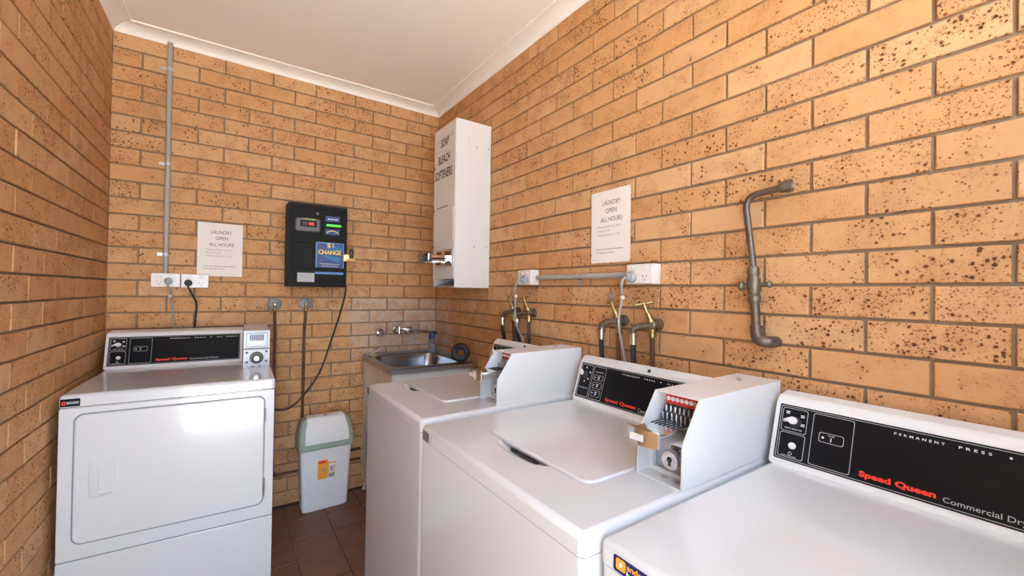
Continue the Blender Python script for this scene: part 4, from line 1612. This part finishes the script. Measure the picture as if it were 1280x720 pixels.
def cock(label, y, z, L=0.30, tilt=0.0):
    """brass washing machine tap: copper riser, body, T handle, black hose"""
    t = thing('hose_tap', label, 'tap', (0, y, z), group='brass taps over the washers')
    nx_, ny_ = -0.064, 0.062
    bm = B()
    lathe(bm, (0.0, 0, 0), (-1, 0, 0.0), [(0, 0.024), (0.008, 0.023), (0.011, 0.014), (0.022, 0.014), (0.026, 0.018), (0.042, 0.018), (0.048, 0.012)], 18)
    tube(bm, [(-0.034, 0, 0), (-0.044, 0.018, -0.003), (-0.058, 0.048, -0.010), (nx_, ny_, -0.024), (nx_, ny_, -0.040)], 0.0125, 12, smooth=4)
    obj('body', bm, 'brassbody', t, smooth=True)
    bm = B()
    dirv = Vector((-0.22, 0.36, 1)).normalized()
    p0 = Vector((-0.036, 0.004, 0.010))
    lathe(bm, p0, p0 + dirv, [(0, 0.015), (0.012, 0.015), (0.014, 0.011), (0.034, 0.010), (0.036, 0.006), (0.068, 0.006), (0.070, 0.008), (0.076, 0.008)], 14)
    obj('spindle', bm, 'brass', t, smooth=True)
    bm = B()
    pt = p0 + dirv * 0.072
    a = Vector((math.sin(tilt), math.cos(tilt), -0.22)).normalized() * 0.031
    tube(bm, [pt - a, pt - a * 0.3, pt + a * 0.3, pt + a], 0.0052, 10)
    for s_ in (-1, 1):
        ball(bm, pt + a * s_, 0.0062)
    obj('tee_handle', bm, 'brass', t, smooth=True)
    bm = B()
    lathe(bm, (nx_, ny_, -0.036), (nx_, ny_, -1), [(0, 0.017), (0.014, 0.017), (0.016, 0.013), (0.04, 0.0125)], 16)
    obj('hose_ferrule', bm, 'chrome', t, smooth=True)
    bm = B()
    tube(bm, [(nx_, ny_, -0.065), (nx_ + 0.004, ny_ + 0.004, -0.10), (-0.040, ny_ + 0.018, -0.155), (-0.030, ny_ + 0.022, -0.20), (-0.030, ny_ + 0.022, -0.30)], 0.0105, 12, smooth=6)
    obj('hose', bm, 'blackrubber', t, smooth=True)
    bm = B()
    lathe(bm, (-0.034, 0, -0.012), (-0.034, 0, -1), [(0, 0.012), (0.016, 0.012), (0.018, 0.0145), (0.034, 0.0145), (0.036, 0.009)], 14)
    obj('inlet_nut', bm, 'brass', t, smooth=True)
    bm = B()
    tube(bm, [(-0.034, 0, -0.045), (-0.033, -0.002, -0.14), (-0.030, -0.006, -0.22), (-0.030, -0.008, -0.30)], 0.008, 10, smooth=6)
    obj('riser', bm, 'copper', t, smooth=True)


cock('brass hose tap nearest the tub corner, first along the right wall', -1.085, 1.240, tilt=0.5)
cock('brass hose tap beside the grey cord, second from the tub corner', -1.222, 1.240, tilt=-0.4)
cock('brass hose tap behind the grey cord under the curled notice, third from the tub corner', -1.815, 1.237, tilt=0.5)
cock('brass hose tap at the near end of the row, under the near outlet box', -1.975, 1.232, tilt=-0.9)

bm = B()
lathe(bm, (0.006, 0, 0), (-1, 0, 0), [(0, 0.016), (0.007, 0.016), (0.008, 0.012), (0.014, 0.011), (0.015, 0.006), (0.024, 0.006)], 8)
o = obj('wall_bolt', bm, 'zinc', None, smooth=True, loc=(0, -1.742, 1.333))
tag(o, 'small metal bolt in the right wall below the curled notice', 'bolt')

t = thing('bent_pipe', 'tarnished bent standpipe with valve sticking out of the right wall', 'pipe', (0, -2.378, 1.212))
R0 = lambda y, z, x=-0.04: (x, y + 2.378, z - 1.212)
bm = B()
lathe(bm, (0.006, 0, 0), (-1, 0, 0), [(0, 0.016), (0.02, 0.016)], 14)
tube(bm, [R0(-2.378, 1.212, -0.012), R0(-2.372, 1.212, -0.030), R0(-2.358, 1.213, -0.040), R0(-2.346, 1.222), R0(-2.342, 1.240), R0(-2.341, 1.258)], 0.017, 14, smooth=4)
obj('elbow', bm, 'pipe', t, smooth=True)
bm = B()
tube(bm, [R0(-2.341, 1.25), R0(-2.336, 1.33)], 0.0125, 14)
obj('lower_pipe', bm, 'pipe', t, smooth=True)
bm = B()
p0, p1 = Vector(R0(-2.336, 1.322)), Vector(R0(-2.330, 1.434))
lathe(bm, p0, p1, [(0, 0.014), (0.006, 0.0175), (0.022, 0.0175), (0.026, 0.014), (0.040, 0.019), (0.070, 0.019), (0.082, 0.014), (0.086, 0.0165), (0.104, 0.0165), (0.110, 0.013)], 14)
obj('valve_body', bm, 'brassbody', t, smooth=True)
bm = B()
tube(bm, [R0(-2.298, 1.374), R0(-2.375, 1.378)], 0.0075, 10)
ball(bm, R0(-2.297, 1.374), 0.013, (1, 0.8, 1.2))
ball(bm, R0(-2.376, 1.378), 0.010, (1, 0.7, 1.1))
obj('valve_spindle', bm, 'brassbody', t, smooth=True)
bm = B()
tube(bm, [R0(-2.331, 1.425), R0(-2.322, 1.50), R0(-2.312, 1.58), R0(-2.309, 1.608), R0(-2.316, 1.632), R0(-2.334, 1.643), R0(-2.37, 1.647), R0(-2.404, 1.650)], 0.0095, 14, smooth=5)
obj('upper_pipe', bm, 'pipe', t, smooth=True)
bm = B()
p0, p1 = Vector(R0(-2.398, 1.6495)), Vector(R0(-2.432, 1.653))
lathe(bm, p0, p1, [(0, 0.011), (0.006, 0.015), (0.016, 0.015), (0.018, 0.0185), (0.032, 0.0185), (0.034, 0.015), (0.028, 0.012)], 14)
obj('nozzle_nut', bm, 'brassbody', t, smooth=True)

# ------------------------------------------------------------------ rubbish bin
t = thing('rubbish_bin', 'white plastic swing-lid bin with sage green rim between left dryer and tub', 'bin', (-0.788, -0.127, 0), 0.01)
bm = B()
secs = [(0.0, 0.122, 0.050), (0.006, 0.130, 0.056), (0.10, 0.135, 0.060), (0.40, 0.146, 0.070), (0.43, 0.147, 0.071)]
L_ = [[bm.verts.new((a, b_, z)) for a, b_ in rrect(-hx, -hy, hx, hy, 0.022, 5)] for z, hx, hy in secs]
for A, C in zip(L_, L_[1:]):
    n = len(A)
    for i in range(n):
        bm.faces.new((A[i], A[(i + 1) % n], C[(i + 1) % n], C[i]))
bm.faces.new(L_[0][::-1])
bm.faces.new(L_[-1])
obj('body', bm, 'binwhite', t, smooth=True, angle=35)
bm = B()
secs = [(0.375, 0.157, 0.080, 0.0), (0.385, 0.159, 0.082, 0.0), (0.440, 0.158, 0.080, 0.0), (0.500, 0.150, 0.066, 0.010), (0.540, 0.136, 0.046, 0.024), (0.548, 0.126, 0.040, 0.025)]
L_ = [[bm.verts.new((a, b_ + off_, z)) for a, b_ in rrect(-hx, -hy, hx, hy, 0.026, 5)] for z, hx, hy, off_ in secs]
for A, C in zip(L_, L_[1:]):
    n = len(A)
    for i in range(n):
        bm.faces.new((A[i], A[(i + 1) % n], C[(i + 1) % n], C[i]))
bm.faces.new(L_[0][::-1])
bm.faces.new(L_[-1])
ld = obj('lid_frame', bm, 'bingreen', t, smooth=True, angle=35)
bm = B()
flp = []
for k in range(9):
    s_ = k / 8
    flp.append((-0.105 + 0.21 * s_, 0))
prof = [(-0.0855, 0.412), (-0.086, 0.440), (-0.074, 0.485), (-0.042, 0.538), (-0.030, 0.556), (-0.014, 0.561), (0.040, 0.561), (0.052, 0.552), (0.02, 0.43)]
A = [bm.verts.new((-0.124 + 0.016 * (1 if b_ > 0.5 else 0), a, b_)) for a, b_ in prof]
C = [bm.verts.new((0.124 - 0.016 * (1 if b_ > 0.5 else 0), a, b_)) for a, b_ in prof]
n = len(prof)
for i in range(n):
    bm.faces.new((A[i], A[(i + 1) % n], C[(i + 1) % n], C[i]))
bm.faces.new(A[::-1])
bm.faces.new(C)
bmesh.ops.bevel(bm, geom=bm.edges[:], offset=0.003, segments=2, affect='EDGES')
obj('swing_flap', bm, 'binwhite', ld, smooth=True, angle=35)
bm = B()
prism(bm, [(-0.012, -0.012), (0.012, -0.010), (0.008, 0.004), (-0.006, 0.006)], XY, 0.5605, 0.5625)
obj('flap_mark', bm, 'redcard', ld)
# sticker follows the sloping front
fy = lambda z: -(0.060 + (z - 0.10) / 0.30 * 0.010) - 0.0005
bm = B()


def stick(bm, x0, z0, x1, z1, lift):
    v = [bm.verts.new((x, fy(z) - l, z)) for x, z in ((x0, z0), (x1, z0), (x1, z1), (x0, z1)) for l in (0.0, lift)]
    for q in ((1, 3, 5, 7), (0, 6, 4, 2), (0, 2, 3, 1), (2, 4, 5, 3), (4, 6, 7, 5), (6, 0, 1, 7)):
        bm.faces.new([v[i] for i in q])


stick(bm, -0.050, 0.190, 0.008, 0.305, 0.0008)
stick(bm, 0.008, 0.222, 0.050, 0.285, 0.0008)
st = obj('sticker', bm, 'orange', t)
bm = B()
stick(bm, 0.012, 0.225, 0.046, 0.278, 0.0014)
obj('sticker_picture', bm, 'binwhite', st)
bm = B()
stick(bm, 0.017, 0.230, 0.041, 0.262, 0.0018)
obj('sticker_bin_picture', bm, 'greyprint', st)
bm = B()
stick(bm, -0.044, 0.286, -0.004, 0.300, 0.0014)
obj('sticker_red_band', bm, 'red', st)
bm = B()
stick(bm, -0.024, 0.238, -0.002, 0.250, 0.0014)
obj('sticker_green_mark', bm, 'bingreen', st)
bm = B()
stick(bm, 0.010, 0.190, 0.050, 0.220, 0.0008)
obj('sticker_white', bm, 'tag', st)
bm = B()
for k in range(8):
    stick(bm, 0.014 + k * 0.004, 0.196, 0.014 + k * 0.004 + (0.0026 if k % 3 else 0.0014), 0.216, 0.0013)
obj('sticker_barcode', bm, 'ink', st)
